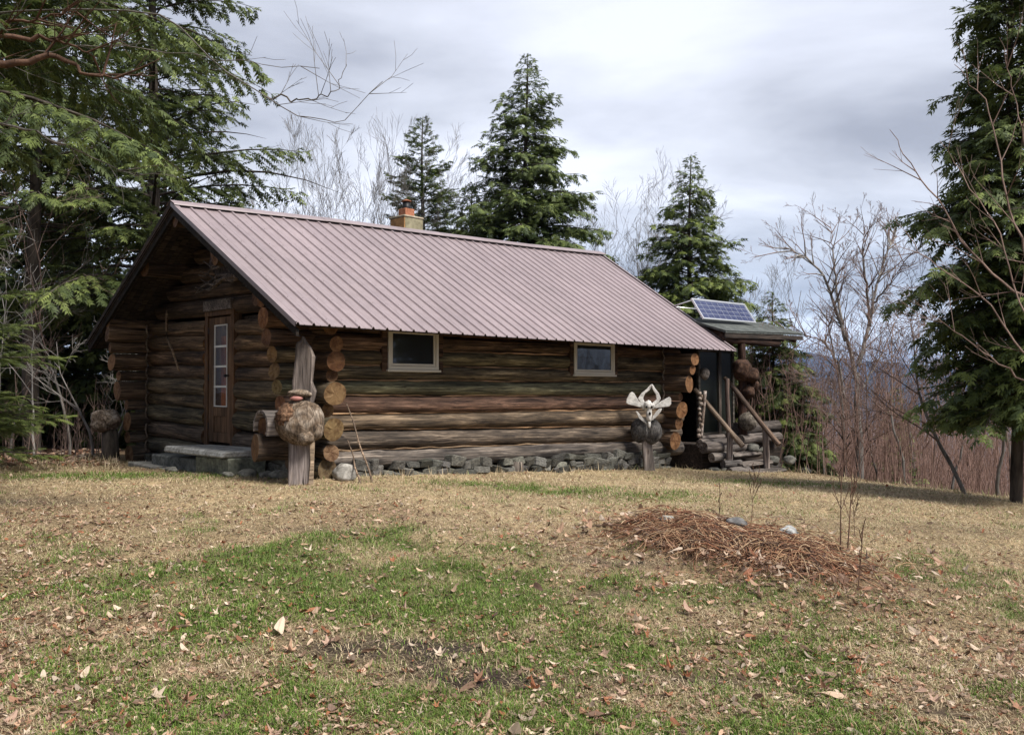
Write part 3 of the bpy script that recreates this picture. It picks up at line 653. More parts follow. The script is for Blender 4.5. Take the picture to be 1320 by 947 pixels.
# --- two thin poles leaning on the front wall
for i, (a, b, lab) in enumerate([((1.12, -.08, None), (1.22, .66, 1.02), 'longer of two thin bare poles leaning on the front logs by the corner'), ((1.00, .02, None), (1.25, .66, .50), 'shorter thin pole leaning on the front logs, crossing the longer one')]):
    t0 = cthing('leaning_pole', lab, 'stick', a[0], a[1], group='poles leaning on the front wall')
    gb = G(a[0], a[1]); w = MB((a[0], a[1], gb)); q0 = Vector((a[0], a[1], gb)); q1 = Vector(b); pts = [q0.lerp(q1, k / 8) + Vector((math.sin(k * 1.3 + i) * .012, 0, 0)) for k in range(9)]
    w.tube(pts, [.015 - .0009 * k for k in range(9)], 7); w.build('pole', M['palewood'], t0, color=(.75, .68, .62))
# --- stone slabs at the door
def slabstone(label, a, b, m, color, seed, name='stone_slab', jit=.02, bev=.02):
    c = ((a[0] + b[0]) / 2, (a[1] + b[1]) / 2); w = MB((c[0], c[1], a[2])); w.box(a, b, 0, jit, random.Random(seed)); o = w.build(name, m, None, bevel=bev, color=color); P = cw(c[0], c[1]); o.location = (P[0], P[1], a[2]); o.rotation_euler = (0, 0, ANG); return tag(o, label, 'stone')
g1 = G(.3, 3.6)
slabstone('pale flat granite slab forming the doorstep under the glazed door', (-.05, 1.75, .25), (.66, 3.68, .345), M['palestone'], (.85, .87, .88), 1)
slabstone('squat grey block holding up the doorstep slab', (.02, 1.75, g1 - .1), (.6, 2.75, .245), M['stone'], (.8, .85, .72), 2, 'stone_block')
slabstone('dark grey stone step left of the doorstep, against the gable logs', (.08, 2.85, g1 - .1), (.6, 4.45, .16), M['stone'], (.62, .68, .72), 3)
slabstone('thin low slab lying in the grass left of the stone steps', (-.1, 3.6, g1 - .15), (.35, 5.0, g1 + .05), M['palestone'], (.6, .6, .58), 4)
for i, (s, t, k) in enumerate([(.2, 1.55, .12), (.35, 1.3, .1), (-.15, 3.2, .09), (.0, 1.72, .08), (.4, 1.05, .12)]):
    rock('rubble_stone', ['small grey stone right of the doorstep', 'grey stone under the gable wall near the hollow log', 'small pale stone before the doorstep block', 'tiny stone tucked beside the doorstep block', 'grey stone in the shade by the hollow log'][i], s, t, (k, k * .8, k * .6), M['stone'], (.8, .8, .76), 20 + i)
# --- crooked stick on the gable wall and antler-like root up under the roof
P0 = cw(.62, 5.1)
st = thing('crooked_stick', 'thin crooked bare stick hung on the gable logs left of the door', 'stick', (P0[0], P0[1], 2.5), ANG)
w = MB(); w.tube([(.02, .18, .10), (0, .12, 0), (0, .13, -.25), (.0, .10, -.42), (0, -.10, -.62), (0, -.36, -.95), (.01, -.40, -.99)], [.012, .02, .022, .022, .02, .018, .014], 7); w.build('stick', M['palewood'], st, color=(.72, .62, .5))
P0 = cw(.45, 2.55)
rt = thing('driftwood_root', 'twisted grey driftwood root hanging under the gable roof', 'driftwood', (P0[0], P0[1], 2.85), ANG)
w = MB(); w.prism([(.05, .35), (.55, .28), (.9, .55), (.75, .9), (.25, .85), (.10, .6)], ((.1, 0, -.25), (0, 1, 0), (0, 0, 1), (1, 0, 0)), .08); w.build('root_plate', M['greywood'], rt, bevel=.02, color=(.28, .25, .24))
w = MB(); rr = random.Random(9)
for k in range(7):
    p = Vector((0, -.25, .02 + .03 * k)); pts = [p]
    for q in range(6): p = p + Vector((rr.uniform(-.03, .03), .22, rr.uniform(-.09, .08) + (.03 if k % 2 else -.015))); pts.append(p)
    w.tube(pts, [.035, .03, .025, .02, .016, .01, .006], 6)
w.blob((0, -.28, .1), (.10, .14, .13), rr, .3, 3, 3); w.build('root_limbs', M['greywood'], rt, color=(.5, .45, .42))
# --- stump with burl at the far left corner
sp = cthing('burl_stump', 'grey burl on a brown stump at the left end of the cabin', 'stump', .25, 6.75, rz=.1)
w = MB(); w.tube([(0, 0, -.1), (.02, 0, .2), (.0, 0, .55)], [.18, .15, .13], 12, rnd=random.Random(2), jit=.06); w.build('stump', M['bark'], sp)
w = MB(); w.blob((-.06, -.04, .72), (.27, .22, .21), random.Random(6), .16, 1.8, 4); w.build('burl', M['burl'], sp, color=(1.1, 1.1, 1.1))

# --- skull post by the far corner
P0 = cw(7.95, .42)
kp = thing('burl_post', 'short post with a grey two-lobed burl under a bleached skull', 'post', (P0[0], P0[1], G(7.95, .42)), .05)
hgt = .74
w = MB(); w.hexa([(-.06, -.06, -.1), (.16, -.07, -.1), (.15, .07, -.1), (-.05, .06, -.1), (-.11, -.06, .72), (.07, -.06, .7), (.07, .06, .7), (-.1, .06, .72)]); w.build('post', M['greyv'], kp, bevel=.012)
w = MB(); w.blob((-.12, 0, .78), (.20, .20, .25), random.Random(1), .06, 1.3, 4); w.build('burl', M['burlgrey'], kp)
w = MB(); w.blob((.10, -.02, .76), (.19, .19, .26), random.Random(2), .06, 1.3, 4); w.build('burl', M['burlgrey'], kp, color=(.9, .9, .9))
sk = thing('animal_skull', 'bleached moose skull framed by jaw and shoulder bones on the grey burl', 'skull', (P0[0], P0[1] - .23, G(7.95, .42) + .88), .05)
sk.scale = (1.03, 1.03, 1.0)
Z = 451.
def zp(x, y): return ((x - 318) / Z, (470 - y) / Z)
def plate(name, pts, y, th, tilt=0, bev=.008): w = MB(); w.prism([zp(*p) for p in pts], ((0, y, 0), (1, 0, 0), (0, tilt, 1), (0, 1, 0)), th); return w.build(name, M['bone'], sk, bevel=bev)
plate('shoulder_blade', [(128, 276), (135, 240), (158, 195), (178, 178), (200, 195), (238, 262), (276, 296), (266, 320), (215, 304), (150, 288)], .02, .022)
plate('shoulder_blade', [(366, 300), (420, 262), (468, 235), (494, 222), (508, 240), (508, 285), (492, 306), (440, 312), (372, 322)], .0, .022)
plate('lower_jaw', [(230, 236), (262, 190), (300, 160), (336, 120), (350, 112), (354, 128), (330, 165), (290, 196), (274, 235), (284, 262), (300, 300), (284, 310), (252, 272)], .03, .03)
plate('lower_jaw', [(350, 112), (372, 150), (404, 190), (420, 240), (400, 272), (362, 300), (340, 296), (352, 270), (384, 248), (378, 205), (352, 160), (340, 124)], -.01, .03)
plate('jaw_bone', [(208, 346), (226, 350), (262, 396), (296, 440), (304, 458), (278, 442), (236, 408)], .0, .025)
plate('jaw_bone', [(432, 322), (420, 350), (388, 390), (352, 425), (340, 420), (352, 390), (384, 345), (410, 322)], -.01, .025)
w = MB(); c0 = zp(312, 300); w.blob((c0[0], -.02, c0[1]), (.085, .08, .10), random.Random(5), .2, 3.1, 3)
c1 = zp(318, 375); w.blob((c1[0], -.04, c1[1]), (.055, .06, .15), random.Random(7), .16, 3, 3)
c2 = zp(318, 455); w.blob((c2[0], -.05, c2[1]), (.032, .035, .07), random.Random(8), .1, 2, 3)
for sx in (-1, 1): w.tube([(c0[0] + sx * .05, -.03, c0[1] + .03), (c0[0] + sx * .105, -.02, c0[1] + .01), (c0[0] + sx * .09, -.04, c0[1] - .07)], [.02, .025, .018], 7)
w.build('cranium', M['bone'], sk)
w = MB(); w.blob((c0[0] - .045, -.095, c0[1] - .02), (.022, .014, .026), rnd, 0, sub=2); w.blob((c0[0] + .05, -.095, c0[1] - .02), (.022, .014, .026), rnd, 0, sub=2); w.blob((c1[0], -.10, c1[1] + .02), (.024, .014, .035), rnd, .1, sub=2); w.build('socket_shade', M['black'], sk)  # black blobs painted as the shade inside the eye and nose hollows

# ================================================================== THE PORCH AT THE FAR END
PB = cw(10.6, .9)
porch = thing('porch', 'dark log porch with sloping roof, wooden steps and railings at the cabin end', 'porch', (PB[0], PB[1], -.6), ANG)
PO = (10.6, .9, -.6)
def pl(name, p0, p1, r0, r1, mats=None, color=(1, 1, 1), seed=0, parent=None, **k): return log(name, parent or porch, p0, p1, r0, r1, mats, color, seed, off=PO, **k)
def pbuild(w, name, m, color=None, bevel=0, parent=None): return w.build(name, m, parent or porch, bevel=bevel, color=color)
GW = (M['greywood'], M['greywood']); RW = (M['logred'], M['logred'])
def prz(t): return 2.43 + (t - .17) * .31 if t < 1.25 else 2.765 - (t - 1.25) * .25
w = MB(PO); w.hexa([(10.45, .17, prz(.17) - .035), (14.0, .17, prz(.17) + .055), (14.0, 1.25, prz(1.25) + .055), (10.45, 1.25, prz(1.25) - .035), (10.45, .17, prz(.17) + .005), (14.0, .17, prz(.17) + .085), (14.0, 1.25, prz(1.25) + .085), (10.45, 1.25, prz(1.25) + .005)])
w.hexa([(10.45, 1.252, prz(1.25) - .035), (14.0, 1.252, prz(1.25) + .055), (14.0, 3.0, prz(3.) + .055), (10.45, 3.0, prz(3.) - .035), (10.45, 1.252, prz(1.25) + .005), (14.0, 1.252, prz(1.25) + .085), (14.0, 3.0, prz(3.) + .085), (10.45, 3.0, prz(3.) + .005)])
prf = pbuild(w, 'porch_roof', M['porchroof'])
for k in range(2):
    w = MB(PO); t0, t1 = (.16, .72) if k == 0 else (.66, 1.24); w.hexa([(10.44, t0, prz(t0) + .007 + .004), (14.01, t0, prz(t0) + .098), (14.01, t1, prz(t1) + .09), (10.44, t1, prz(t1) + .007), (10.44, t0, prz(t0) + .017), (14.01, t0, prz(t0) + .107), (14.01, t1, prz(t1) + .097), (10.44, t1, prz(t1) + .012)]); pbuild(w, 'roofing_strip', M['porchroof'], parent=prf).matrix_parent_inverse = Matrix()
w = MB(PO); w.bar((10.45, .20, prz(.2) - .10), (14.0, .20, prz(.2) - .02), .04, .10); pbuild(w, 'fascia', M['board'])
pl('beam', (10.5, .32, 2.27), (13.0, .32, 2.27), .10, .095, RW, (.5, .48, .46), seed=1)  # beam darkened: shade under the porch roof is in its colour
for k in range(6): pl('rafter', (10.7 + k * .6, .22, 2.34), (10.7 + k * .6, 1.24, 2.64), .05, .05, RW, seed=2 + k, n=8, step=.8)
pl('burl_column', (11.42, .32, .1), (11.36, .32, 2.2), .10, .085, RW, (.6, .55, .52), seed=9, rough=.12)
rr = random.Random(12)
for c, r in (((11.28, .26, 1.62), (.21, .20, .24)), ((11.44, .14, 1.50), (.18, .18, .17)), ((11.62, .20, 1.28), (.15, .15, .14)), ((11.40, .18, 1.12), (.14, .14, .15))):
    w = MB(PO); w.blob(c, r, rr, .14, 1.6, 4); pbuild(w, 'burl', M['burlbrown'], (.55, .47, .45))
w = MB(PO); w.blob((11.38, .2, .48), (.21, .2, .21), rr, .1, 1.5, 4); pbuild(w, 'burl', M['burlgrey'], (1.25, 1.15, 1.0))
w = MB(PO); w.blob((10.0, .42, 1.52), (.11, .11, .13), rr, .1, 1.5, 3); pbuild(w, 'burl', M['burlgrey'], (1.3, 1.2, 1.15))
pl('porch_post', (10.95, .42, .05), (10.93, .42, 1.42), .052, .046, GW, (.55, .45, .42), 11, n=10)
# glazed screen
def pslab(name, m, a, b, bevel=.004, color=None, parent=None): w = MB(PO); w.box(a, b); return w.build(name, m, parent or porch, bevel=bevel, color=color)
scr = pslab('screen_frame', M['greyv'], (11.45, .95, .12), (11.56, 1.02, 2.12), color=(.42, .40, .38))
for s0, s1 in ((10.62, 10.69), (12.06, 12.13)): pslab('stile', M['greywood'], (s0, .95, .12), (s1, 1.02, 2.12), parent=scr, color=(.3, .3, .28))
for a, b in ((10.69, 11.445), (11.565, 12.055)):
    for z0, z1 in ((.12, .22), (2.02, 2.12)): pslab('rail', M['greywood'], (a + .002, .955, z0), (b - .002, 1.015, z1), parent=scr, color=(.3, .3, .28))
    pslab('pane', M['greenglass'], (a, .985, .225), (b, .99, 2.015), 0, parent=scr)
w = MB(PO); w.box((12.14, 1.03, -.5), (12.2, 2.9, 2.3)); w.box((10.62, 2.9, -.5), (12.2, 3.0, 2.3)); pbuild(w, 'inner_wall', M['board'])
# deck and crib logs
w = MB(PO); w.box((9.9, .42, -.62), (13.4, 3.2, .02)); pbuild(w, 'deck_core', M['board'])
for k, (a, b, r, c) in enumerate([((9.75, .40, .06), (11.95, .40, .06), .085, .9), ((9.95, .50, .17), (11.6, .50, .17), .05, .75), ((11.3, .52, .30), (13.3, .52, .30), .15, .42), ((11.2, .30, .08), (13.0, .30, .08), .115, .8), ((10.1, .22, -.08), (11.7, .22, -.09), .085, .72), ((9.75, .30, -.02), (10.25, .18, -.02), .12, .8)]):
    c *= .68; pl('crib_log', a, b, r, r * .95, GW, (c, c * .97, c * .96), 30 + k)  # colour scaled down to carry the porch shadow
# four treads: split logs on stacked rounds and stones
for k, (t, z, s0, s1, c) in enumerate([(.06, -.20, 10.35, 11.55, .85), (-.20, -.38, 10.25, 11.5, .8), (-.46, -.53, 10.2, 11.6, .55), (-.85, -.66, 10.0, 11.75, .62)]):
    w = MB(PO); r_ = random.Random(40 + k); P = []
    tw = .15 if k < 3 else .10
    n = 7; rows = []
    for q in range(n):
        s = s0 + (s1 - s0) * q / (n - 1); dz = r_.uniform(-.012, .012)
        rows.append([w.vert(p) for p in ((s, t - tw + r_.uniform(-.012, .012), z - .02), (s, t - tw * .8, z + .035 + dz), (s, t + tw, z + .04 + dz), (s, t + tw, z - .05), (s, t - tw * .1, z - .10))])
    for q in range(n - 1):
        for m_ in range(5): w.face((rows[q][m_], rows[q + 1][m_], rows[q + 1][(m_ + 1) % 5], rows[q][(m_ + 1) % 5]))
    w.face(rows[0][::-1]); w.face(rows[-1]); pbuild(w, 'tread', M['greywood'], (c * .75, c * .73, c * .71))  # treads tinted darker, porch shadow painted into the wood colour
k = 0
for (s, t, z, l, r, c) in [(10.15, .15, -.22, .5, .10, 1.15), (10.2, -.1, -.36, .5, .085, 1.0), (10.15, -.28, -.50, .6, .10, .9), (10.1, -.5, -.66, .5, .10, .5), (11.6, -.2, -.50, .6, .09, .5), (11.7, -.75, -.72, .8, .09, .45)]:
    pl('cribbing', (s - l / 2, t + .05, z), (s + l / 2, t - .05, z), r, r, GW, (c * .7, c * .7, c * .69), 60 + k, n=12); k += 1  # porch shadow is in this darker tint too
for (s, t, z, r, c) in [(11.35, .05, -.10, .13, .8), (11.62, -.05, -.16, .10, 1.3), (11.7, -.25, -.36, .12, .9), (12.05, -.45, -.36, .13, 1.9), (9.95, -.1, -.55, .14, .5), (9.7, .0, -.5, .13, .45), (10.6, .2, -.55, .2, .3), (11.2, .1, -.5, .2, .3), (12.1, -.8, -.6, .12, .5)]:
    w = MB(PO); w.blob((s, t, z), (r * 1.2, r, r * .8), rr, .22, 1.6, 3); pbuild(w, 'step_stone', M['stone'], (c * .65, c * .65, c * .62))  # stones coloured darker for the shadow round the steps
pl('rail_post', (10.2, -.04, -.72), (10.2, -.06, .30), .075, .06, GW, (1.0, .95, .93), 81, n=12)
pl('rail_post', (11.15, -.38, -.78), (11.13, -.36, .40), .075, .06, GW, (.85, .8, .78), 82, n=12)
w = MB(PO); w.bar((10.12, -.14, -.72), (10.06, -.02, -.25), .03, .03); pbuild(w, 'brace', M['palewood'])
pl('handrail', (10.2, .80, 1.19), (10.2, -.36, .03), .048, .055, (M['palewood'], M['palewood']), (.72, .68, .66), 83, n=10, bow=.02)
pl('handrail', (11.12, .62, 1.44), (11.12, -.70, .03), .05, .055, (M['palewood'], M['palewood']), (.40, .35, .34), 84, n=10, bow=.02)
w = MB(PO); rr2 = random.Random(3); pts = [(9.98, .52 - k * .012, -.05 + k * .11) for k in range(12)]; w.tube(pts, [.035] * 12, 8)
for k in range(11): w.blob((9.93 + rr2.uniform(-.04, .03), .47 + rr2.uniform(-.03, .03), k * .11), (.045, .045, .045), rr2, .1, 2, 2)
pbuild(w, 'knobbly_pole', M['burl'], (1.3, 1.3, 1.4))

# --- solar panel on the porch roof
sb = cw(10.6, .75)
sol = thing('solar_panel', 'blue solar panel in a pale aluminium frame propped on the dark porch roof', 'solar panel', (sb[0], sb[1], prz(.75) + .1), ANG)
L_, H_ = 2.28, .56
tilt = Vector((0, .55, .835)).normalized(); nn_ = Vector((0, -.835, .55)).normalized(); uu = Vector((1, 0, .012)).normalized()
def sp_(a, b, c=0): return Vector((-.13, .0, .0)) + uu * a + tilt * b + nn_ * c
def sbox(name, a0, a1, b0, b1, c0, c1, m): w = MB(); w.hexa([sp_(a0, b0, c0), sp_(a1, b0, c0), sp_(a1, b1, c0), sp_(a0, b1, c0), sp_(a0, b0, c1), sp_(a1, b0, c1), sp_(a1, b1, c1), sp_(a0, b1, c1)]); return w.build(name, m, sol)
w = MB(); f = .038
for a0, a1, b0, b1 in ((0, L_, 0, f * .8), (0, L_, H_ - f * .8, H_), (0, f, f * .8, H_ - f * .8), (L_ - f, L_, f * .8, H_ - f * .8)):
    w.hexa([sp_(a0, b0, 0), sp_(a1, b0, 0), sp_(a1, b1, 0), sp_(a0, b1, 0), sp_(a0, b0, .035), sp_(a1, b0, .035), sp_(a1, b1, .035), sp_(a0, b1, .035)])
w.build('frame', M['alu'], sol)
bksh = sbox('backing_sheet', f, L_ - f, f * .8, H_ - f * .8, .010, .018, mat('cell_grid', (.25, .27, .33), .4))
NCX, NCY = 9, 4; cwid = (L_ - 2 * f - .02) / NCX; chei = (H_ - 1.6 * f - .02) / NCY
for i in range(NCX):
    for j in range(NCY): a = f + .01 + i * cwid; b = f * .8 + .01 + j * chei; sbox('cell', a + .009, a + cwid - .009, b + .006, b + chei - .006, .0185, .0215, M['cell']).parent = bksh
w = MB()
for a in (.03, L_ - .03): w.tube([sp_(a, H_ - .03, -.01), Vector((a - .13, .85, .33))], .013, 6)
w.tube([Vector((-.15, .85, .34)), Vector((L_ - .1, .85, .36))], .012, 6); w.build('prop_frame', M['alu'], sol)

# ================================================================== VEGETATION HELPERS
def prisms(P0, P1, R0, R1, k=3):
    P0 = np.asarray(P0, float); P1 = np.asarray(P1, float); R0 = np.asarray(R0, float); R1 = np.asarray(R1, float)
    D = P1 - P0; L = np.linalg.norm(D, axis=1, keepdims=True) + 1e-9; D /= L
    up = np.where(np.abs(D[:, 2:3]) < .9, np.array([[0, 0, 1.]]), np.array([[1., 0, 0]])); A = np.cross(D, up); A /= np.linalg.norm(A, axis=1, keepdims=True) + 1e-9; B = np.cross(D, A)
    n = len(P0); V = np.empty((n, 2 * k, 3))
    for i in range(k):
        c, s = math.cos(2 * math.pi * i / k), math.sin(2 * math.pi * i / k)
        V[:, i] = P0 + (A * c + B * s) * R0[:, None]; V[:, k + i] = P1 + (A * c + B * s) * R1[:, None]
    base = (np.arange(n) * 2 * k)[:, None]
    F = np.concatenate([base + np.array([i, (i + 1) % k, k + (i + 1) % k, k + i])[None] for i in range(k)]); return V.reshape(-1, 3), F
def segmesh(name, segs, mats, k=3, smooth=True):
    a = np.array([s[0] for s in segs]); b = np.array([s[1] for s in segs]); r0 = np.array([s[2] for s in segs]); r1 = np.array([s[3] for s in segs])
    V, F = prisms(a, b, r0, r1, k); return npmesh(name, V, F, mats, smooth=smooth)
def tubes_split(name, segs, mats, parent, thr=.02):
    """thick members with 7 sides, thin ones with 3, joined in one mesh"""
    big = [s for s in segs if s[2] > thr]; sml = [s for s in segs if s[2] <= thr]; VV = []; FF = []; o = 0
    for S, k in ((big, 7), (sml, 3)):
        if not S: continue
        V, F = prisms(*[np.array([q[i] for q in S]) for i in range(4)], k); VV.append(V); FF.append(F + o); o += len(V)
    return bpy.data.objects.new(name, npmesh(name, np.concatenate(VV), np.concatenate(FF), mats, smooth=True)), None
def sprays(Pp, Fd, Nn, size, tint, rs, lod=1):
    """a flat needle spray: a spine and side leaflets, slim diamonds"""
    n = len(Pp); S = np.cross(Fd, Nn); S /= np.linalg.norm(S, axis=1, keepdims=True) + 1e-9; N2 = np.cross(S, Fd)
    if lod == 2: tm = [((0, 0), (1.0, 0), .055)] + [((u, 0), (u + .30, sg * (.36 - .24 * u)), .05) for u in (.06, .2, .34, .48, .62, .76) for sg in (-1, 1)]
    elif lod == 1: tm = [((0, 0), (1.0, 0), .07)] + [((u, 0), (u + .34, sg * (.40 - .26 * u)), .075) for u in (.08, .32, .58) for sg in (-1, 1)]
    else: tm = [((0, 0), (1.0, 0), .11)] + [((u, 0), (u + .38, sg * (.42 - .25 * u)), .12) for u in (.1, .45) for sg in (-1, 1)]
    V = np.empty((n, len(tm) * 3, 3)); sz = size[:, None]
    for i, (a, b, wd) in enumerate(tm):
        a = np.array(a); b = np.array(b); d = (b - a) / np.linalg.norm(b - a); pr = np.array([-d[1], d[0]]) * wd * (.95 if lod == 2 else 1.35); mid = a + (b - a) * .22
        for j, q in enumerate((mid + pr, mid - pr, b)):
            bend = -.22 * q[0] ** 2 - .35 * abs(q[1]) + rs.uniform(-.03, .03, n)[:, None] * (j == 2)
            V[:, i * 3 + j] = Pp + Fd * sz * q[0] + S * sz * q[1] + N2 * sz * bend
    m = len(tm); base = (np.arange(n * m) * 3)[:, None]; F = base + np.array([[0, 1, 2]])
    return V.reshape(-1, 3), F, np.repeat(tint, m * 3, axis=0)
def conifer(name, label, loc, h, Rr, start=.1, seed=0, style='hemlock', spray=.16, dens=1., lod=1, tint=((.022, .036, .012), (.075, .10, .03)), group=None, profile=None, trunk_r=None, lean=(0, 0), cat='tree', bare_low=0, nbr=None):
    rs = np.random.RandomState(seed); t0 = thing(name, label, cat, (loc[0], loc[1], float(gz(loc[0], loc[1])) - .1), 0, group)
    tr = trunk_r or h * .013; TP = []; nseg = 14
    def tp(z): return np.array([lean[0] * z / h + .04 * math.sin(z * .9 + seed), lean[1] * z / h + .04 * math.cos(z * .8), z])
    segs = []
    for i in range(nseg): z0, z1 = h * i / nseg, h * (i + 1) / nseg; segs.append((tp(z0), tp(z1), tr * (1 - z0 / h) ** .8 + .008, tr * (1 - z1 / h) ** .8 + .006))
    V, F = prisms(*[np.array([q[i] for q in segs]) for i in range(4)], 9); o = bpy.data.objects.new('trunk', npmesh('trunk', V, F, [M['bark']], smooth=True)); add(o, t0)
    nb = nbr or int((h * (1 - start)) * (24 if style == 'hemlock' else 22)); bs = []; Pp = []; Fd = []; Nn = []; Sz = []; Tn = []
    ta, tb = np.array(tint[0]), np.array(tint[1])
    for i in range(nb):
        f = (i + rs.uniform(0, 1)) / nb; z = h * (start + (1 - start) * f)
        if style == 'spruce': z = round(z / .42) * .42 + rs.normal(0, .09); z = min(z, h * .985)
        f = (z / h - start) / (1 - start); f = min(max(f, 0), 1)
        L = (profile(z) if profile else Rr * ((1 - f) ** .85) * (.55 + .45 * min(1, f / .18 + .5)) + .05) * rs.uniform(.62, 1.12)
        if rs.uniform() < .06: L *= 1.2
        azm = i * 2.39996 + rs.normal(0, .35); d = np.array([math.cos(azm), math.sin(azm), 0]); sd_ = np.array([-d[1], d[0], 0])
        if style == 'hemlock': rise = rs.uniform(.0, .35) + .5 * f; droop = rs.uniform(.25, .5)
        else: rise = -.05 + .75 * f ** 1.3; droop = .12 - .25 * (1 - f)
        if droop < 0: droop = .05
        c0 = tp(z); curv = rs.normal(0, .12)
        def bp_(u): return c0 + d * L * u + sd_ * L * curv * u * u + np.array([0, 0, L * (rise * u - droop * u * u)])
        nk = 5; pr_ = c0
        for k in range(1, nk + 1):
            q = bp_(k / nk); bs.append((pr_, q, max(.004, .013 * L * (1 - (k - 1) / nk) + .003), max(.003, .013 * L * (1 - k / nk) + .003))); pr_ = q
        if rs.uniform() < bare_low * (1 - f) ** 1.5: continue
        ntw = max(3, int(L / .16 * dens)); 
        for k in range(ntw):
            u = .16 + .84 * (k + rs.uniform(0, 1)) / ntw; u = min(u, 1); p = bp_(u); tang = bp_(min(1, u + .02)) - bp_(u - .02); tang /= np.linalg.norm(tang)
            for sg in (-1, 1):
                ln = (.34 * L * (1.05 - u) ** .8 + .12) * rs.uniform(.6, 1.2)
                dr = tang * rs.uniform(.5, .8) + sd_ * sg * rs.uniform(.6, .95) + np.array([0, 0, rs.normal(-.16 if style == 'hemlock' else .0, .26 if style == 'hemlock' else .16)]); dr /= np.linalg.norm(dr)
                ns = max(1, int(ln / (spray * .62)))
                for q in range(ns):
                    v = (q + .5) / ns * ln; pp = p + dr * v + np.array([0, 0, -.28 * v * v / max(ln, .1) if style == 'hemlock' else -.05 * v])
                    fw_ = dr + sd_ * (.35 * (1 if q % 2 else -1) * sg) + tang * rs.normal(0, .25) + np.array([0, 0, rs.normal(-.18 if style == 'hemlock' else .05, .16)])
                    Pp.append(pp); Fd.append(fw_); Nn.append((rs.normal(0, .3), rs.normal(0, .3), 1.)); Sz.append(spray * rs.uniform(.95, 1.8))
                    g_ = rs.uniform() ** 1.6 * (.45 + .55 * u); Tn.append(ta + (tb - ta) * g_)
                if ln > .25 and rs.uniform() < .5: bs.append((p, p + dr * ln * .8, .005, .003))
            if u > .9: Pp.append(p); Fd.append(tang); Nn.append((0, 0, 1.)); Sz.append(spray * 1.3); Tn.append(tb)
    for k in range(6): z = h * (.97 + .03 * k / 6); Pp.append(tp(z)); a_ = rs.uniform(0, 6.28); Fd.append(np.array([math.cos(a_) * .5, math.sin(a_) * .5, 1.])); Nn.append((math.cos(a_), math.sin(a_), .1)); Sz.append(spray * .9); Tn.append(tb)
    Fd = np.array(Fd); Fd /= np.linalg.norm(Fd, axis=1, keepdims=True); Sz = np.array(Sz) * np.clip(.42 + (h - np.array(Pp)[:, 2]) / 2.2, .42, 1)
    V, F, tn = sprays(np.array(Pp), Fd, np.array(Nn), np.array(Sz), np.array(Tn), rs, lod)
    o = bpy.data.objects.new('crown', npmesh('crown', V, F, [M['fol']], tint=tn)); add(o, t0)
    V, F = prisms(*[np.array([q[i] for q in bs]) for i in range(4)], 3); o = bpy.data.objects.new('branches', npmesh('branches', V, F, [M['bark']], smooth=True)); add(o, t0)
    STATS.append((name, len(Pp), len(tn) // 4)); return t0
STATS = []
TWM = .0035
def grow(segs, p, d, L, r, lev, maxlev, rs, upb=.18, spread=.6, kids=(3, 5), wig=.10, shrink=.62):
    """one limb as a wiggling polyline with side limbs"""
    n = max(2, int(L / (.30 if lev < 2 else .18))); n = min(n, 14); pts = [p]; dd = d
    for i in range(n):
        dd = dd + rs.normal(0, wig, 3) + np.array([0, 0, upb * .25]); dd = dd / np.linalg.norm(dd); q = pts[-1] + dd * L / n; pts.append(q)
        ra = r * (1 - .78 * i / n); rb = r * (1 - .78 * (i + 1) / n); segs.append((pts[-2], q, max(ra, TWM), max(rb, TWM * .85)))
    if lev >= maxlev: return
    nk = rs.randint(kids[0], kids[1] + 1) + (2 if lev == 0 else 0)
    for k in range(nk):
        u = (.25 if lev else .32) + (.72 if lev else .66) * (k + rs.uniform(0, 1)) / nk; i = min(int(u * n), n - 1); pp = pts[i] + (pts[i + 1] - pts[i]) * (u * n - i)
        t_ = pts[i + 1] - pts[i]; t_ /= np.linalg.norm(t_); a = rs.normal(0, 1, 3); a -= t_ * a.dot(t_); a /= np.linalg.norm(a)
        sp_a = spread * rs.uniform(.7, 1.35); nd = t_ * math.cos(sp_a) + a * math.sin(sp_a) + np.array([0, 0, upb]); nd /= np.linalg.norm(nd)
        grow(segs, pp, nd, L * shrink * rs.uniform(.6, 1.1) * (1.15 - .5 * u), r * (1 - .78 * u) * .62, lev + 1, maxlev, rs, upb, spread, kids, wig, shrink)
def baretree(label, loc, h, seed, stems=1, r=None, levels=4, spread=.55, upb=.2, kids=(3, 5), lean=0, m='greybark', m2='twig', group=None, name='bare_tree', cat='tree', shrink=.6, fan=.12, wig=.10, zoff=-.1):
    rs = np.random.RandomState(seed); t0 = thing(name, label, cat, (loc[0], loc[1], float(gz(loc[0], loc[1])) + zoff), 0, group); segs = []
    r = r or h * .014
    for s in range(stems):
        a = rs.uniform(0, 6.28); d = np.array([math.cos(a) * fan * (stems > 1) + lean, math.sin(a) * fan * (stems > 1), 1.]); d /= np.linalg.norm(d)
        grow(segs, np.array([math.cos(a), math.sin(a), 0]) * .12 * (stems > 1), d, h * rs.uniform(.85, 1.0), r * rs.uniform(.75, 1.05), 0, levels, rs, upb, spread, kids, wig, shrink)
    big = [q for q in segs if q[2] > .022]; sml = [q for q in segs if q[2] <= .022]
    if big: V, F = prisms(*[np.array([q[i] for q in big]) for i in range(4)], 8); add(bpy.data.objects.new('trunk', npmesh('trunk', V, F, [M[m]], smooth=True)), t0)
    if sml: V, F = prisms(*[np.array([q[i] for q in sml]) for i in range(4)], 3); add(bpy.data.objects.new('twigs', npmesh('twigs', V, F, [M[m2]], smooth=True)), t0)
    STATS.append(('bare', len(segs), 0)); return t0

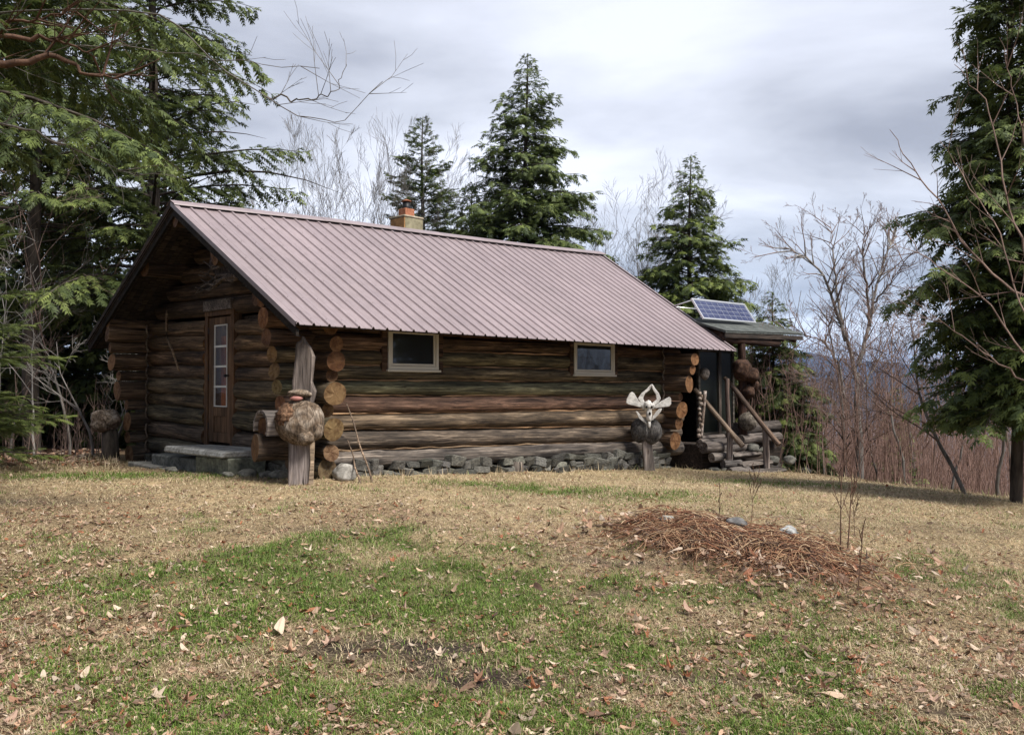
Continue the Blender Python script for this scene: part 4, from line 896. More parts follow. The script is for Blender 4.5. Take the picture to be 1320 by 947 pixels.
# ================================================================== TREES
HEM = ((.040, .058, .018), (.165, .200, .055)); DRK = ((.028, .042, .014), (.115, .145, .040)); LIT = ((.055, .078, .022), (.20, .245, .065))
OLV = ((.030, .042, .012), (.11, .135, .036))
# left
conifer('hemlock_tree', 'near hemlock whose drooping branches hang across the top left corner', (-6.6, 8.6), 9.5, 4.5, .46, 1, 'hemlock', .11, 1.25, 1, ((.034, .052, .016), (.145, .185, .050)), profile=lambda z: 4.4 * max(.2, min(1, (9.8 - z) / 4.6)) * (.72 + .28 * min(1, max(0, (z - 4.3) / 1.6))), trunk_r=.17, nbr=76)
conifer('hemlock_tree', 'tall hemlock rising just behind the left gable of the cabin', (-8.3, 19.6), 15, 4.3, .22, 2, 'hemlock', .17, .85, 1, HEM, bare_low=.5, nbr=150)
conifer('hemlock_tree', 'dark hemlock with a bare lower trunk, second from the left edge', (-9.9, 17.6), 13, 2.5, .34, 3, 'hemlock', .17, .8, 1, DRK, bare_low=.5, nbr=110)
conifer('spruce_tree', 'light green young spruce at the left edge of the clearing', (-8.7, 12.8), 5.6, 2.1, .06, 4, 'spruce', .13, 1.3, 2, LIT)
dk = [(-14.2, 22, 10, 2.8), (-11.6, 21.5, 7.5, 2.4), (-10.0, 24.5, 9.5, 2.7), (-17, 26, 12, 3), (-15.2, 30, 9.5, 3), (-9.6, 29, 9, 2.6), (-12.6, 18.6, 4.6, 1.9), (-9.6, 21.4, 4.4, 1.7)]
dl = ['dark bushy spruce at the far left of the woods', 'dark spruce in the woods between the two left hemlocks', 'dark conifer showing just left of the gable roof', 'tall dark conifer at the back of the left woods', 'tall conifer filling the gap above the left woods', 'dark conifer hidden behind the left roof slope', 'low dense young spruce at the edge of the left woods', 'low dense young spruce beside the left end of the cabin']
for i, (x, y, h_, r_) in enumerate(dk): conifer('spruce_tree', dl[i], (x, y), h_, r_, .03, 20 + i, 'hemlock' if i % 2 else 'spruce', .22, .85, 0, DRK if i != 3 else OLV)
# middle
conifer('spruce_tree', 'slim spruce with tiered branches behind the chimney', (-3.15, 30), 11.4, 2.7, .28, 40, 'spruce', .20, 1.1, 1, ((.036, .056, .017), (.15, .19, .048)))
conifer('hemlock_tree', 'tall broad pointed hemlock above the middle of the roof', (.45, 26.5), 12.3, 3.95, .15, 41, 'hemlock', .18, 1.1, 1, ((.040, .060, .020), (.165, .205, .062)))
conifer('hemlock_tree', 'smaller hemlock crowding the left side of the tall hemlock above the roof', (-1.3, 28), 8.6, 2.8, .2, 42, 'hemlock', .19, .9, 1, HEM)
conifer('spruce_tree', 'dense dark cone shaped spruce behind the solar panel', (5.45, 26), 9.5, 3.15, .10, 43, 'hemlock', .175, 1.2, 1, ((.038, .058, .017), (.17, .21, .05)), bare_low=.1)
conifer('hemlock_tree', 'small ragged conifer left of the dense spruce over the roof edge', (3.4, 28.5), 6.6, 1.8, .2, 44, 'hemlock', .18, .6, 0, DRK)
conifer('hemlock_tree', 'bushy green young hemlock right behind the porch', (6.75, 22.0), 4.7, 1.8, .02, 45, 'hemlock', .17, 2.0, 1, HEM)
conifer('hemlock_tree', 'little hemlock whose tip shows beyond the solar panel', (6.5, 27), 6.2, 1.2, .3, 46, 'hemlock', .16, .8, 0, HEM)
# right
def prR(z):
    zs = [0, 1.3, 2.0, 3.2, 4.4, 5.6, 6.8, 8.0, 10.5]; rs_ = [1.0, 1.3, 1.6, 1.72, 1.5, 1.1, .8, .6, .1]; return float(np.interp(z, zs, rs_))
conifer('hemlock_tree', 'big dark hemlock with a bare foot at the right edge', (7.62, 12.9), 10.5, 1.6, .13, 50, 'hemlock', .155, 1.45, 1, ((.036, .054, .017), (.155, .195, .052)), profile=prR, trunk_r=.085, nbr=330)
conifer('young_spruce', 'tiny light green conifer at the foot of the big bare tree', (9.3, 20.2), 1.0, .45, .05, 51, 'spruce', .12, 1.2, 0, LIT)
conifer('hemlock_tree', 'thin pale green conifer in the brush beyond the bare tree', (13.5, 30), 4.5, 1.0, .2, 52, 'hemlock', .18, .8, 0, LIT)
# bare trees over the roof
for i, (px, Y, topy, st, sp) in enumerate([(330, 27, 205, 2, .5), (398, 27, 165, 4, .42), (448, 29, 140, 4, .42), (492, 30, 160, 3, .42), (760, 29, 250, 3, .45), (800, 29, 215, 3, .45), (840, 31, 205, 2, .45), (925, 28, 262, 2, .5), (960, 29, 280, 3, .5), (300, 30, 190, 2, .5)]):
    x = (px - 660) / 1100 * Y; z = 1.255 + (497 - topy) / 1100 * Y - float(gz(x, Y))
    lab = ['thin bare tree behind the ridge near the left gable', 'bare grey tree with upswept stems, left one of the clump above the ridge', 'tallest bare tree of the clump left of the chimney', 'bare tree just left of the chimney spruce', 'bare tree just right of the tall hemlock', 'bare tree with crooked limbs between the two roof conifers', 'bare tree touching the left side of the dense spruce', 'bare tree leaning out right of the dense spruce', 'bare tree standing behind the solar panel', 'sparse bare tree in the gap right of the left hemlock'][i]
    baretree(lab, (x, Y), z / 1.32, 60 + i, st, levels=4, spread=sp + .06, upb=.14, kids=(4, 5), wig=.06, m='greybark', m2='greybark', fan=.22, group='bare trees behind the roof', r=.05)
# the big bare tree on the right and its neighbours
for i, (px, Y, h_, ln, r_) in enumerate([(1165, 17, 4.3, -.02, .03), (1200, 16, 3.6, .0, .022), (1245, 14.5, 3.4, -.22, .045), (1285, 15, 3.5, -.05, .04), (1130, 19, 3.5, .03, .025), (1062, 20, 2.4, -.03, .022), (1225, 18, 3.6, .05, .03), (1040, 23, 2.6, .0, .02), (1180, 22, 5, .02, .04), (1310, 17, 4.5, 0, .05)]):
    x = (px - 660) / 1100 * Y
    lab = ['slim bare tree halfway between the big bare tree and the right hemlock', 'thin bare sapling left of the right hemlock', 'dark bare trunk leaning left under the right hemlock', 'short bare tree by the foot of the right hemlock', 'thin bare sapling just right of the big bare tree', 'thin bare sapling left of the big bare tree', 'bare sapling leaning right in the brush', 'spindly bare tree beside the porch hemlock', 'taller bare tree in the brush beyond the lawn', 'bare tree behind the right hemlock trunk'][i]
    baretree(lab, (x, Y), h_, 90 + i, 1, levels=3 + (h_ > 4), spread=.8, upb=.06, kids=(4, 6), lean=ln, r=r_, m='greybark', m2='twig', group='bare trees along the lawn edge')
for i, (x, y, h_, ln, m_) in enumerate([(-9.7, 15.8, 4.2, .02, 'palebark'), (-9.1, 16.3, 4.6, -.03, 'palebark'), (-8.9, 17.2, 5.5, .0, 'greybark'), (-9.9, 16.9, 3.2, .1, 'greybark'), (-8.0, 16.6, 2.6, .15, 'palebark'), (-8.6, 22.5, 9.5, -.12, 'greybark'), (-10.6, 17.2, 3.5, 0, 'palebark')]):
    baretree(['pale thin bare sapling at the left edge of the woods', 'pale slender bare sapling in front of the dark spruces', 'grey bare tree behind the pale saplings', 'short grey bare sapling leaning right in the left woods', 'low spreading bare shrub by the left end of the cabin', 'tall bare tree leaning left behind the gable', 'pale bare sapling, leftmost of the saplings in the woods'][i], (x, y), h_, 110 + i, 1 + (i == 4) * 3, levels=3, spread=.75, upb=.05, kids=(3, 5), lean=ln, r=.03 if i != 5 else .08, m=m_, m2='palebark' if m_ == 'palebark' else 'twig', group='bare saplings in the left woods')

def limbs(name, label, base, paths, seed, m, m2, cat='tree', twl=.55, nt=14, levels=2, trunk=None):
    """bare tree built from measured limb paths (world points) with side twigs"""
    rs = np.random.RandomState(seed); t0 = thing(name, label, cat, base, 0); b = np.array(base); segs = []; thick = []
    if trunk:
        pts = [np.array(p) - b for p in trunk[0]]
        for i in range(len(pts) - 1): f0, f1 = i / (len(pts) - 1), (i + 1) / (len(pts) - 1); thick.append((pts[i], pts[i + 1], trunk[1] * (1 - .6 * f0), trunk[1] * (1 - .6 * f1)))
    for pts, r in paths:
        pts = np.array(pts, float) - b; n = 22; tt = np.linspace(0, len(pts) - 1, n + 1); P = np.array([[np.interp(t, range(len(pts)), pts[:, k]) for k in range(3)] for t in tt])
        P[1:-1] = (P[:-2] + P[2:] + 2 * P[1:-1]) / 4; P[1:-1] += rs.normal(0, .012, (n - 1, 3))
        for i in range(n): segs.append((P[i], P[i + 1], max(.0035, r * (1 - .85 * i / n)), max(.003, r * (1 - .85 * (i + 1) / n))))
        for k in range(nt):
            i = rs.randint(2, n); d = P[i] - P[i - 1]; d /= np.linalg.norm(d); a = rs.normal(0, 1, 3); a -= d * a.dot(d); a /= np.linalg.norm(a); nd = d * .75 + a * .6; nd /= np.linalg.norm(nd)
            grow(segs, P[i], nd, twl * rs.uniform(.5, 1.2), r * .35, 1, levels, rs, .08, .5, (2, 4), .09, .55)
    big = thick + [q for q in segs if q[2] > .018]; sml = [q for q in segs if q[2] <= .018]
    V, F = prisms(*[np.array([q[i] for q in big]) for i in range(4)], 8); add(bpy.data.objects.new('limb', npmesh('limb', V, F, [M[m]], smooth=True)), t0)
    V, F = prisms(*[np.array([q[i] for q in sml]) for i in range(4)], 3); add(bpy.data.objects.new('twigs', npmesh('twigs', V, F, [M[m2]], smooth=True)), t0)
def W3(px, py, Y): return (( px - 660) / 1100 * Y, Y, 1.255 + (497.7 - py) / 1100 * Y)
TWM = .0019
gb = float(gz(-7.2, 7.4))
limbs('bare_tree', 'leafless tree off the left edge with long thin boughs arching over the gable', (-7.2, 7.4, gb), [
    ([(-7.1, 7.4, 3.9), W3(-40, 10, 7.2), W3(190, 5, 7.0), W3(260, 60, 7.0), W3(320, 112, 7.0), W3(400, 155, 7.1), W3(440, 157, 7.1), W3(492, 102, 7.2)], .011),
    ([(-7.1, 7.4, 3.6), W3(-40, 85, 7.4), W3(60, 60, 7.3), W3(150, 55, 7.2), W3(300, 75, 7.2), W3(410, 85, 7.3)], .011),
    ([W3(340, 122, 7.05), W3(390, 128, 7.1), W3(430, 118, 7.1), W3(445, 80, 7.2)], .010),
    ([(-7.1, 7.4, 3.2), W3(-30, 150, 7.3), W3(60, 175, 7.3), W3(120, 205, 7.4), W3(180, 228, 7.4)], .018)], 7, 'greybark', 'greybark', nt=8, trunk=([(-7.2, 7.4, gb - .1), (-7.15, 7.4, 3), (-7.1, 7.4, 5.5)], .12))
gb = float(gz(-6.4, 6.9))
limbs('bare_tree', 'red-brown bare tree off the left edge with twisting boughs in the top left corner', (-6.4, 6.9, gb), [
    ([(-6.3, 6.9, 3.0), W3(-60, 85, 7.0), W3(20, 80, 7), W3(60, 65, 7.0), W3(110, 90, 7.1), W3(150, 100, 7.2)], .045),
    ([(-6.3, 6.9, 3.2), W3(-60, 40, 7.0), W3(50, 45, 7), W3(90, 55, 7.0), W3(120, 70, 7.1)], .03),
    ([(-6.3, 6.9, 3.4), W3(-60, 20, 7.0), W3(30, 25, 7), W3(100, 5, 7.0)], .03)], 8, 'redbark', 'redbark', twl=.5, trunk=([(-6.4, 6.9, gb - .1), (-6.35, 6.9, 2.4), (-6.3, 6.9, 4.5)], .10), nt=10)
gb = float(gz(6.6, 8.6))
limbs('bare_tree', 'bare sapling off the right edge with pale branches crossing the hemlock', (6.6, 8.6, gb), [
    ([(6.6, 8.6, 1.6), W3(1330, 390, 8.6), W3(1270, 345, 8.6), W3(1215, 265, 8.6), W3(1180, 210, 8.6), W3(1150, 165, 8.7)], .020),
    ([(6.6, 8.6, 1.3), W3(1330, 350, 8.4), W3(1300, 250, 8.4), W3(1275, 130, 8.5), W3(1235, 80, 8.6)], .020),
    ([(6.6, 8.6, 1.0), W3(1320, 460, 8.5), W3(1270, 380, 8.5), W3(1190, 330, 8.6), W3(1155, 275, 8.6)], .016),
    ([(6.6, 8.6, .8), W3(1330, 500, 8.6), W3(1265, 450, 8.6), W3(1220, 420, 8.7), W3(1180, 400, 8.7)], .014),
    ([(6.6, 8.6, 1.8), W3(1340, 300, 8.4), W3(1320, 150, 8.4), W3(1300, 60, 8.4)], .018),
    ([(6.6, 8.6, 1.2), W3(1325, 420, 8.3), W3(1290, 300, 8.4), W3(1240, 220, 8.5), W3(1215, 180, 8.5)], .014)], 9, 'palebark', 'twig', twl=.6, nt=9, trunk=([(6.6, 8.6, gb - .1), (6.6, 8.6, 1), (6.62, 8.6, 3)], .05))
TWM = .0035
gbt = float(gz(8.75, 21.8))
YB = 21.8
limbs('bare_tree', 'big bare grey tree with upswept forked trunks standing alone right of the porch', (8.75, YB, gbt), [
    ([W3(1106, 500, YB), W3(1098, 455, YB), W3(1082, 410, YB), W3(1062, 350, YB - .4), W3(1035, 328, YB - .5), W3(1012, 318, YB - .6)], .060),
    ([W3(1108, 470, YB), W3(1120, 420, YB + .2), W3(1132, 365, YB + .4), W3(1148, 318, YB + .6), W3(1158, 296, YB + .7)], .055),
    ([W3(1090, 440, YB), W3(1080, 380, YB + .2), W3(1076, 330, YB + .4), W3(1072, 288, YB + .5)], .045),
    ([W3(1092, 540, YB), W3(1082, 470, YB - .3), W3(1062, 438, YB - .6), W3(1010, 426, YB - .9)], .040),
    ([W3(1122, 420, YB), W3(1118, 370, YB - .5), W3(1112, 320, YB - .8), W3(1118, 290, YB - .9)], .040),
    ([W3(1128, 390, YB), W3(1152, 360, YB - .4), W3(1172, 330, YB - .6)], .028),
    ([W3(1112, 500, YB), W3(1140, 450, YB + .4), W3(1160, 400, YB + .9)], .028),
    ([W3(1104, 560, YB), W3(1075, 520, YB - .6), W3(1040, 480, YB - 1.2)], .024),
    ([W3(1110, 560, YB), W3(1140, 525, YB - .6), W3(1168, 480, YB - 1.2)], .024),
    ([W3(1108, 590, YB), W3(1135, 560, YB - .6), W3(1160, 545, YB - 1.0)], .018)], 31, 'palebark', 'twig', twl=1.0, nt=26, levels=4, trunk=([W3(1106, 640, YB), W3(1107, 570, YB), W3(1104, 520, YB), W3(1106, 480, YB)], .13))
limbs('bare_tree', 'slimmer bare stem growing close against the left side of the big bare tree', (8.5, 21.5, gbt), [
    ([W3(1089, 645, 21.5), W3(1087, 560, 21.5), W3(1084, 500, 21.5), W3(1072, 440, 21.4), W3(1066, 400, 21.3)], .055)], 32, 'greybark', 'twig', twl=.9, nt=14, levels=3)
TWM = .0035
# far-off leafless brush down the slope: reads as one mass
def brush(name, label, n, xr, yr, hr, seed, m, keep, tw=11, rad=.007):
    rs = np.random.RandomState(seed); A = []; B = []; R0 = []; R1 = []
    cnt = 0
    while cnt < n:
        x, y = rs.uniform(*xr), rs.uniform(*yr)
        if not keep(x, y): continue
        cnt += 1; z = float(gz(x, y)); h_ = rs.uniform(*hr); k = rad * (.6 + y / 40)
        p = np.array([x, y, z]); d = np.array([rs.normal(0, .10), rs.normal(0, .10), 1.]); pts = [p]
        for i in range(5): d = d + rs.normal(0, .05, 3); q = pts[-1] + d / np.linalg.norm(d) * h_ / 5; A.append(pts[-1]); B.append(q); R0.append(k * 1.7 * (1 - i * .17)); R1.append(k * 1.7 * (1 - (i + 1) * .17)); pts.append(q)
        for t_ in range(tw):
            u = rs.uniform(.15, 1) * 4.99; i = int(u); q = pts[i] + (pts[i + 1] - pts[i]) * (u - i); a = rs.uniform(0, 6.28); l_ = h_ * rs.uniform(.08, .26) * (1.2 - u / 6)
            e1 = q + np.array([math.cos(a) * .6, math.sin(a) * .6, rs.uniform(.5, 1.1)]) * l_ * .6; e2 = e1 + np.array([math.cos(a) * .35 + rs.normal(0, .2), math.sin(a) * .35 + rs.normal(0, .2), 1.]) * l_ * .5
            A += [q, e1]; B += [e1, e2]; R0 += [k * .7, k * .5]; R1 += [k * .5, k * .3]
    V, F = prisms(A, B, R0, R1, 3); o = bpy.data.objects.new(name, npmesh(name, V, F, [M[m]], smooth=True)); add(o); return tag(o, label, 'brush', kind='stuff')
inR = lambda x, y: crest(x, y) > .3 and x / y > .22 and x / y < .75
brush('brush', 'reddish leafless brush and saplings on the slope beyond the lawn', 1500, (4, 26), (12, 34), (1.8, 4.1), 1, 'brushtwig', inR, 12, .006)
brush('far_woods', 'far bare woods rising beyond the brush towards the hills', 1700, (8, 70), (32, 85), (4, 8), 2, 'brushtwig', lambda x, y: .24 < x / y < .85, 9, .008)
brush('undergrowth', 'dry leafless undergrowth at the foot of the left woods', 260, (-15, -6.9), (14.5, 22), (.5, 1.6), 3, 'twig', lambda x, y: x / y < -.46 and not (-8 < x and y < 16), 8, .006)
brush('back_brush', 'bare brush filling in behind the cabin', 300, (-14, 9), (26, 40), (2, 4.5), 4, 'twig', lambda x, y: True, 9, .007)

brush('unseen_woods', 'unseen tall bare woods behind the camera, added for the window reflections', 1000, (-22, 22), (-14, 8), (9, 15), 14, 'palebark', lambda x, y: (abs(x) > 8 or y < -8) and abs(x) > .75 * y + 5, 10, .020)  # added out of view to mirror in the glass and block low sky
# ================================================================== GROUND
def gauss(x, y, cx, cy, rx, ry, p=1.): return np.exp(-(((x - cx) / rx) ** 2 + ((y - cy) / ry) ** 2) ** p)
GREEN = [(-1.5, 6.6, 1.15, .75, 1.25), (-.35, 6.3, .95, .5, 1.1), (-2.1, 5.9, .55, .5, .9), (-1.0, 7.6, .8, .4, .6), (-1.2, 4.05, .6, .4, .9), (-.35, 4.1, .45, .4, .9), (1.3, 4.2, .8, .42, .9), (.85, 4.8, .9, .4, .5), (-5.6, 12, 1.4, .5, .8), (.4, 11.4, 1.9, .6, .6), (3.3, 7.2, 1.0, .6, .35), (-2.3, 4.3, .5, .25, .8), (1.6, 5.4, .8, .4, .4), (4.6, 14.5, 1.5, .5, .4), (-.6, 5.3, 1.6, .4, .4), (.6, 6.6, 1.1, .5, .3)]
DIRT = [(-.8, 5.15, .75, .22, 1.3), (-.15, 4.75, .55, .18, 1.2), (1.1, 4.9, .5, .12, .7), (2.4, 4.6, .4, .12, .8), (-1.9, 7.9, .5, .2, .6), (.9, 7.3, .6, .2, .7), (-.45, 3.72, .30, .10, 1.), (-.15, 3.6, .2, .08, 1.), (-5.2, 9.4, 1.0, .35, .7), (.75, 6.4, .35, .12, .8), (-3.2, 3.9, .3, .1, .5), (.1, 5.4, .3, .1, .6)]
def greenness(x, y):
    g = 1.15 * sum(a * gauss(x, y, cx, cy, rx, ry) for cx, cy, rx, ry, a in GREEN); n = fbm(x * 1.7, y * 1.7, 21, 4)
    base = .16 * sm(9 - y, 0, 4); m = fbm(x * 5.5, y * 5.5, 61, 3); n = np.clip((n - .5) * 2.6 + .5, 0, 1); m = np.clip((m - .5) * 2.8 + .5, 0, 1)
    return np.clip((g + base) * (.40 + 1.25 * n) * (.50 + 1.1 * m) + (n - .66) * 1.0 * sm(13 - y, 0, 6) * m, 0, 1) * (1 - np.clip(dirt(x, y) * 1.2, 0, .9)) * (1 - pile(x, y))
def dirt(x, y): return np.clip(sum(a * gauss(x, y, cx, cy, rx, ry) for cx, cy, rx, ry, a in DIRT) * (.3 + 1.4 * fbm(x * 4, y * 4, 33, 3)), 0, 1)
def pile(x, y):
    a_ = (x - 2.0) * .55 - (y - 8.1) * .835; b_ = (x - 2.0) * .835 + (y - 8.1) * .55; return np.clip(1.5 * np.exp(-((a_ / 1.3) ** 2 + (b_ / .75) ** 2) ** 1.6), 0, 1)
def litter(x, y):
    l = 1.1 * gauss(x, y, -3.2, 5.0, 1.9, 1.9) + .9 * gauss(x, y, -4.6, 8.2, 1.5, 1.2) + 1.1 * gauss(x, y, 2.8, 4.8, 2.2, 1.6) + .95 * pile(x - .1, y + .4) + .5 * gauss(x, y, 2.0, 7.6, 1.6, 1.2) + .8 * gauss(x, y, -1.5, 8.8, .8, .5) + .55 * gauss(x, y, .9, 8.0, 1.0, .8) + .7 * gauss(x, y, -.5, 4.9, 1.3, .5) + .5 * gauss(x, y, -1.0, 3.9, 2., .5)
    l = l + 1.0 * gauss(x, y, -9.5, 15.5, 3.5, 2.2) + .6 * gauss(x, y, 6.6, 17.2, 1.2, .8) + .25
    return np.clip(l * (.35 + 1.3 * fbm(x * 2.1, y * 2.1, 51, 3)), 0, 1)
def axis_(lo, hi, c0, c1, fine, N):     # fine between c0 and c1, growing outside
    a = list(np.arange(c0, c1, fine)); st = fine; v = c1
    while v < hi: a.append(v); st *= 1.13; v += st
    a.append(hi); st = fine; v = c0 - fine; b = []
    while v > lo: b.append(v); st *= 1.13; v -= st
    b.append(lo); return np.array(b[::-1] + a)
gx = axis_(-8800, 8800, -7, 8, .09, 0); gy = axis_(-2400, 9200, 2.6, 15, .095, 0)
X, Y = np.meshgrid(gx, gy, indexing='ij'); Zg = gz(X, Y)
gr, dt, pi_, lt = greenness(X, Y), dirt(X, Y), pile(X, Y), litter(X, Y)
n_ = fbm(X * 1.1, Y * 1.1, 77, 4)[..., None]; nf = vnoise(X * 11, Y * 11, 4)[..., None]
straw = np.array([.34, .26, .16]) * (.78 + .5 * n_); cold = np.array([.20, .14, .085]) * (.7 + .6 * nf)
col = (straw * (1 - .6 * lt[..., None]) + cold * .6 * lt[..., None]) * (.62 + .6 * fbm(X * 5, Y * 5, 19, 3)[..., None])
grc = np.array([.055, .085, .020]) * (.7 + .6 * nf); col = col * (1 - .85 * gr[..., None]) + grc * .85 * gr[..., None]
col = col * (1 - dt[..., None]) + np.array([.045, .034, .028]) * dt[..., None]; col = col * (1 - .7 * pi_[..., None]) + np.array([.12, .06, .035]) * .7 * pi_[..., None]
rr_ = np.hypot(X, Y)[..., None]; woods = np.clip(sm(rr_, 17, 22) + sm(crest(X, Y)[..., None], 0, 2) + sm(-X - .45 * Y, 0, 1.2)[..., None] * sm(Y, 13, 15)[..., None], 0, 1)
col = col * (1 - woods) + (np.array([.115, .075, .048]) * (.6 + .8 * n_)) * woods
far_ = sm(rr_, 60, 250); col = col * (1 - far_) + np.array([.075, .058, .050]) * (.7 + .6 * fbm(X * .02, Y * .02, 8, 4)[..., None]) * far_
nxg, nyg = len(gx), len(gy); I = np.arange(nxg * nyg).reshape(nxg, nyg)
Fg = np.stack([I[:-1, :-1], I[1:, :-1], I[1:, 1:], I[:-1, 1:]], -1).reshape(-1, 4)
gm = mat('lawn_and_soil', rough=.95, spec=.15); t = NT(gm); v = t.coords('Object', rnd=False); n1 = t.noise(v, 26, 6, .7); n2 = t.noise(v, 110, 3, .6)
t.base(t.mix(.75, t.mix(1, t.attr('tint'), t.ramp(n1, [(.34, (.45, .42, .40)), (.52, (1, 1, 1)), (.68, (1.5, 1.45, 1.35))]), 'MULTIPLY'), t.ramp(n2, [(.35, (.35, .33, .32)), (.6, (1.25, 1.25, 1.2))]), 'MULTIPLY')); b1 = t.bump(n1, .9, .03); t.bump(n2, .6, .008, b1)
go = bpy.data.objects.new('ground', npmesh('ground', np.stack([X, Y, Zg], -1).reshape(-1, 3), Fg, [gm], smooth=True, tint=col.reshape(-1, 3))); add(go); tag(go, kind='structure')

# blades: n per square metre falls with distance, size grows a little so that the sward stays closed
def scatter(n, rs, dens, y0=2.75, y1=17.5):
    """points in the viewed wedge, denser near"""
    u = rs.uniform(0, 1, n); y = y0 * (y1 / y0) ** u; x = rs.uniform(-.66, .66, n) * y; k = rs.uniform(0, 1, n) < dens(x, y) ; return x[k], y[k]
def onlawn(x, y):
    ok = crest(x, y) < .6
    s = (x - O[0]) * U[0] + (y - O[1]) * U[1]; t_ = (x - O[0]) * T[0] + (y - O[1]) * T[1]
    ok &= ~((s > .55) & (t_ > .62)); ok &= ~((x < -.50 * y) & (y > 15)); return ok
def blades(name, label, n, seed, dens, h0, h1, w0, lay, colf, kind_m, y1=17.5):
    rs = np.random.RandomState(seed); x, y = scatter(n, rs, lambda x, y: dens(x, y) * onlawn(x, y), y1=y1); n = len(x); z = gz(x, y); r = np.hypot(x, y)
    a = rs.uniform(0, 6.283, n); la = np.clip(rs.normal(lay, .25, n), .05, 1.45); hh = rs.uniform(h0, h1, n) * (1 + .05 * np.maximum(0, r - 5)); hh = hh * (.45 + 1.15 * vnoise(x * 7, y * 7, 71)); wd = w0 * (.7 + .6 * rs.uniform(0, 1, n)) * (.55 + .17 * r)
    d = np.stack([np.cos(a), np.sin(a), np.zeros(n)], -1); s = np.stack([-np.sin(a), np.cos(a), np.zeros(n)], -1); up = np.array([[0, 0, 1.]])
    P = np.stack([x, y, z - .004], -1); sl, cl = np.sin(la)[:, None], np.cos(la)[:, None]
    mid = P + (d * sl * .8 + up * cl) * (hh * .55)[:, None] + up * .006; tip = mid + (d * np.minimum(1, sl * 1.3) + up * (cl * .55 - .1)) * (hh * .5)[:, None]
    c = colf(x, y, rs, n); nr = y < 6.0; w2 = wd[:, None] * np.where(y < 6, .55, .62)[:, None]; VV = []; FF = []; TT = []; o_ = 0
    for k, cols in ((nr, 5), (~nr, 3)):
        if not k.any(): continue
        q = [P[k] - s[k] * w2[k], P[k] + s[k] * w2[k]] + ([mid[k] + s[k] * w2[k] * .8, mid[k] - s[k] * w2[k] * .8] if cols == 5 else []) + [tip[k]]
        m = int(k.sum()); v_ = np.stack(q, 1).reshape(-1, 3); b_ = (np.arange(m) * cols)[:, None] + o_
        f_ = np.concatenate([b_ + [[0, 1, 2]], b_ + [[0, 2, 3]], b_ + [[3, 2, 4]]]) if cols == 5 else b_ + [[0, 1, 2]]
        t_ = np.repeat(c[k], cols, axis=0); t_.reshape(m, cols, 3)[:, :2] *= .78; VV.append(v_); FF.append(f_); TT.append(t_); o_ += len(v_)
    V, F, tn = np.concatenate(VV), np.concatenate(FF), np.concatenate(TT)
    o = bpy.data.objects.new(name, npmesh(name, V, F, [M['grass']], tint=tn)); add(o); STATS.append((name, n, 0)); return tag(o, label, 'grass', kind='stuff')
def cgreen(x, y, rs, n):
    a = np.array([.07, .125, .02]); b = np.array([.17, .26, .05]); c = np.array([.27, .24, .09]); f = rs.uniform(0, 1, (n, 1)); col = a + (b - a) * f; k = rs.uniform(0, 1, n) < .15; col[k] = col[k] * .4 + c * .6; return col * (.8 + .4 * rs.uniform(0, 1, (n, 1)))
def cstraw(x, y, rs, n):
    a = np.array([.24, .18, .105]); b = np.array([.68, .56, .37]); f = rs.uniform(0, 1, (n, 1)) ** .9; col = a + (b - a) * f; g = rs.uniform(0, 1, n) < .12 + .5 * greenness(x, y); col[g] = col[g] * np.array([.55, .75, .45]); return col * (.72 + .5 * fbm(x * .9, y * .9, 14, 3)[:, None])
blades('green_grass', 'fresh green grass in uneven patches across the lawn', 620000, 1, lambda x, y: np.clip(greenness(x, y) * 1.0, 0, 1), .020, .052, .0032, .55, cgreen, 0)
blades('dry_grass', 'short dry straw coloured grass covering the lawn', 540000, 2, lambda x, y: np.clip(1 - greenness(x, y) * .75, 0, 1) * np.clip(.25 + 2.2 * (fbm(x * 5, y * 5, 19, 3) - .22), .12, 1) * (1 - .8 * dirt(x, y)) * (1 - .6 * pile(x, y)) * (1 - .35 * litter(x, y)), .018, .050, .0030, 1.1, cstraw, 0)
def tallf(x, y):
    s = (x - O[0]) * U[0] + (y - O[1]) * U[1]; t_ = (x - O[0]) * T[0] + (y - O[1]) * T[1]
    return np.clip(.8 * np.exp(-((t_ - .45) / .12) ** 2) * (s > 1.2) * (s < 9.5) + np.exp(-((crest(x, y) - .1) / .35) ** 2) * .9 + .8 * (x < -.46 * y) * (y > 13), 0, 1) * .6
blades('tall_grass', 'longer dry grass fringing the foundation and the edge of the lawn', 120000, 3, tallf, .05, .14, .0035, .5, cstraw, 0, y1=19)

def cpale(x, y, rs, n): f = rs.uniform(0, 1, (n, 1)); return np.array([.26, .19, .11]) * (1 - f) + np.array([.58, .48, .31]) * f
blades('dead_grass_mat', 'long pale dead grass blades lying flat on the lawn', 95000, 4, lambda x, y: np.clip(.35 + .9 * fbm(x * 1.3, y * 1.3, 90, 3) - .5 * dirt(x, y), 0, 1), .05, .10, .0022, 1.36, cpale, 0, y1=12)
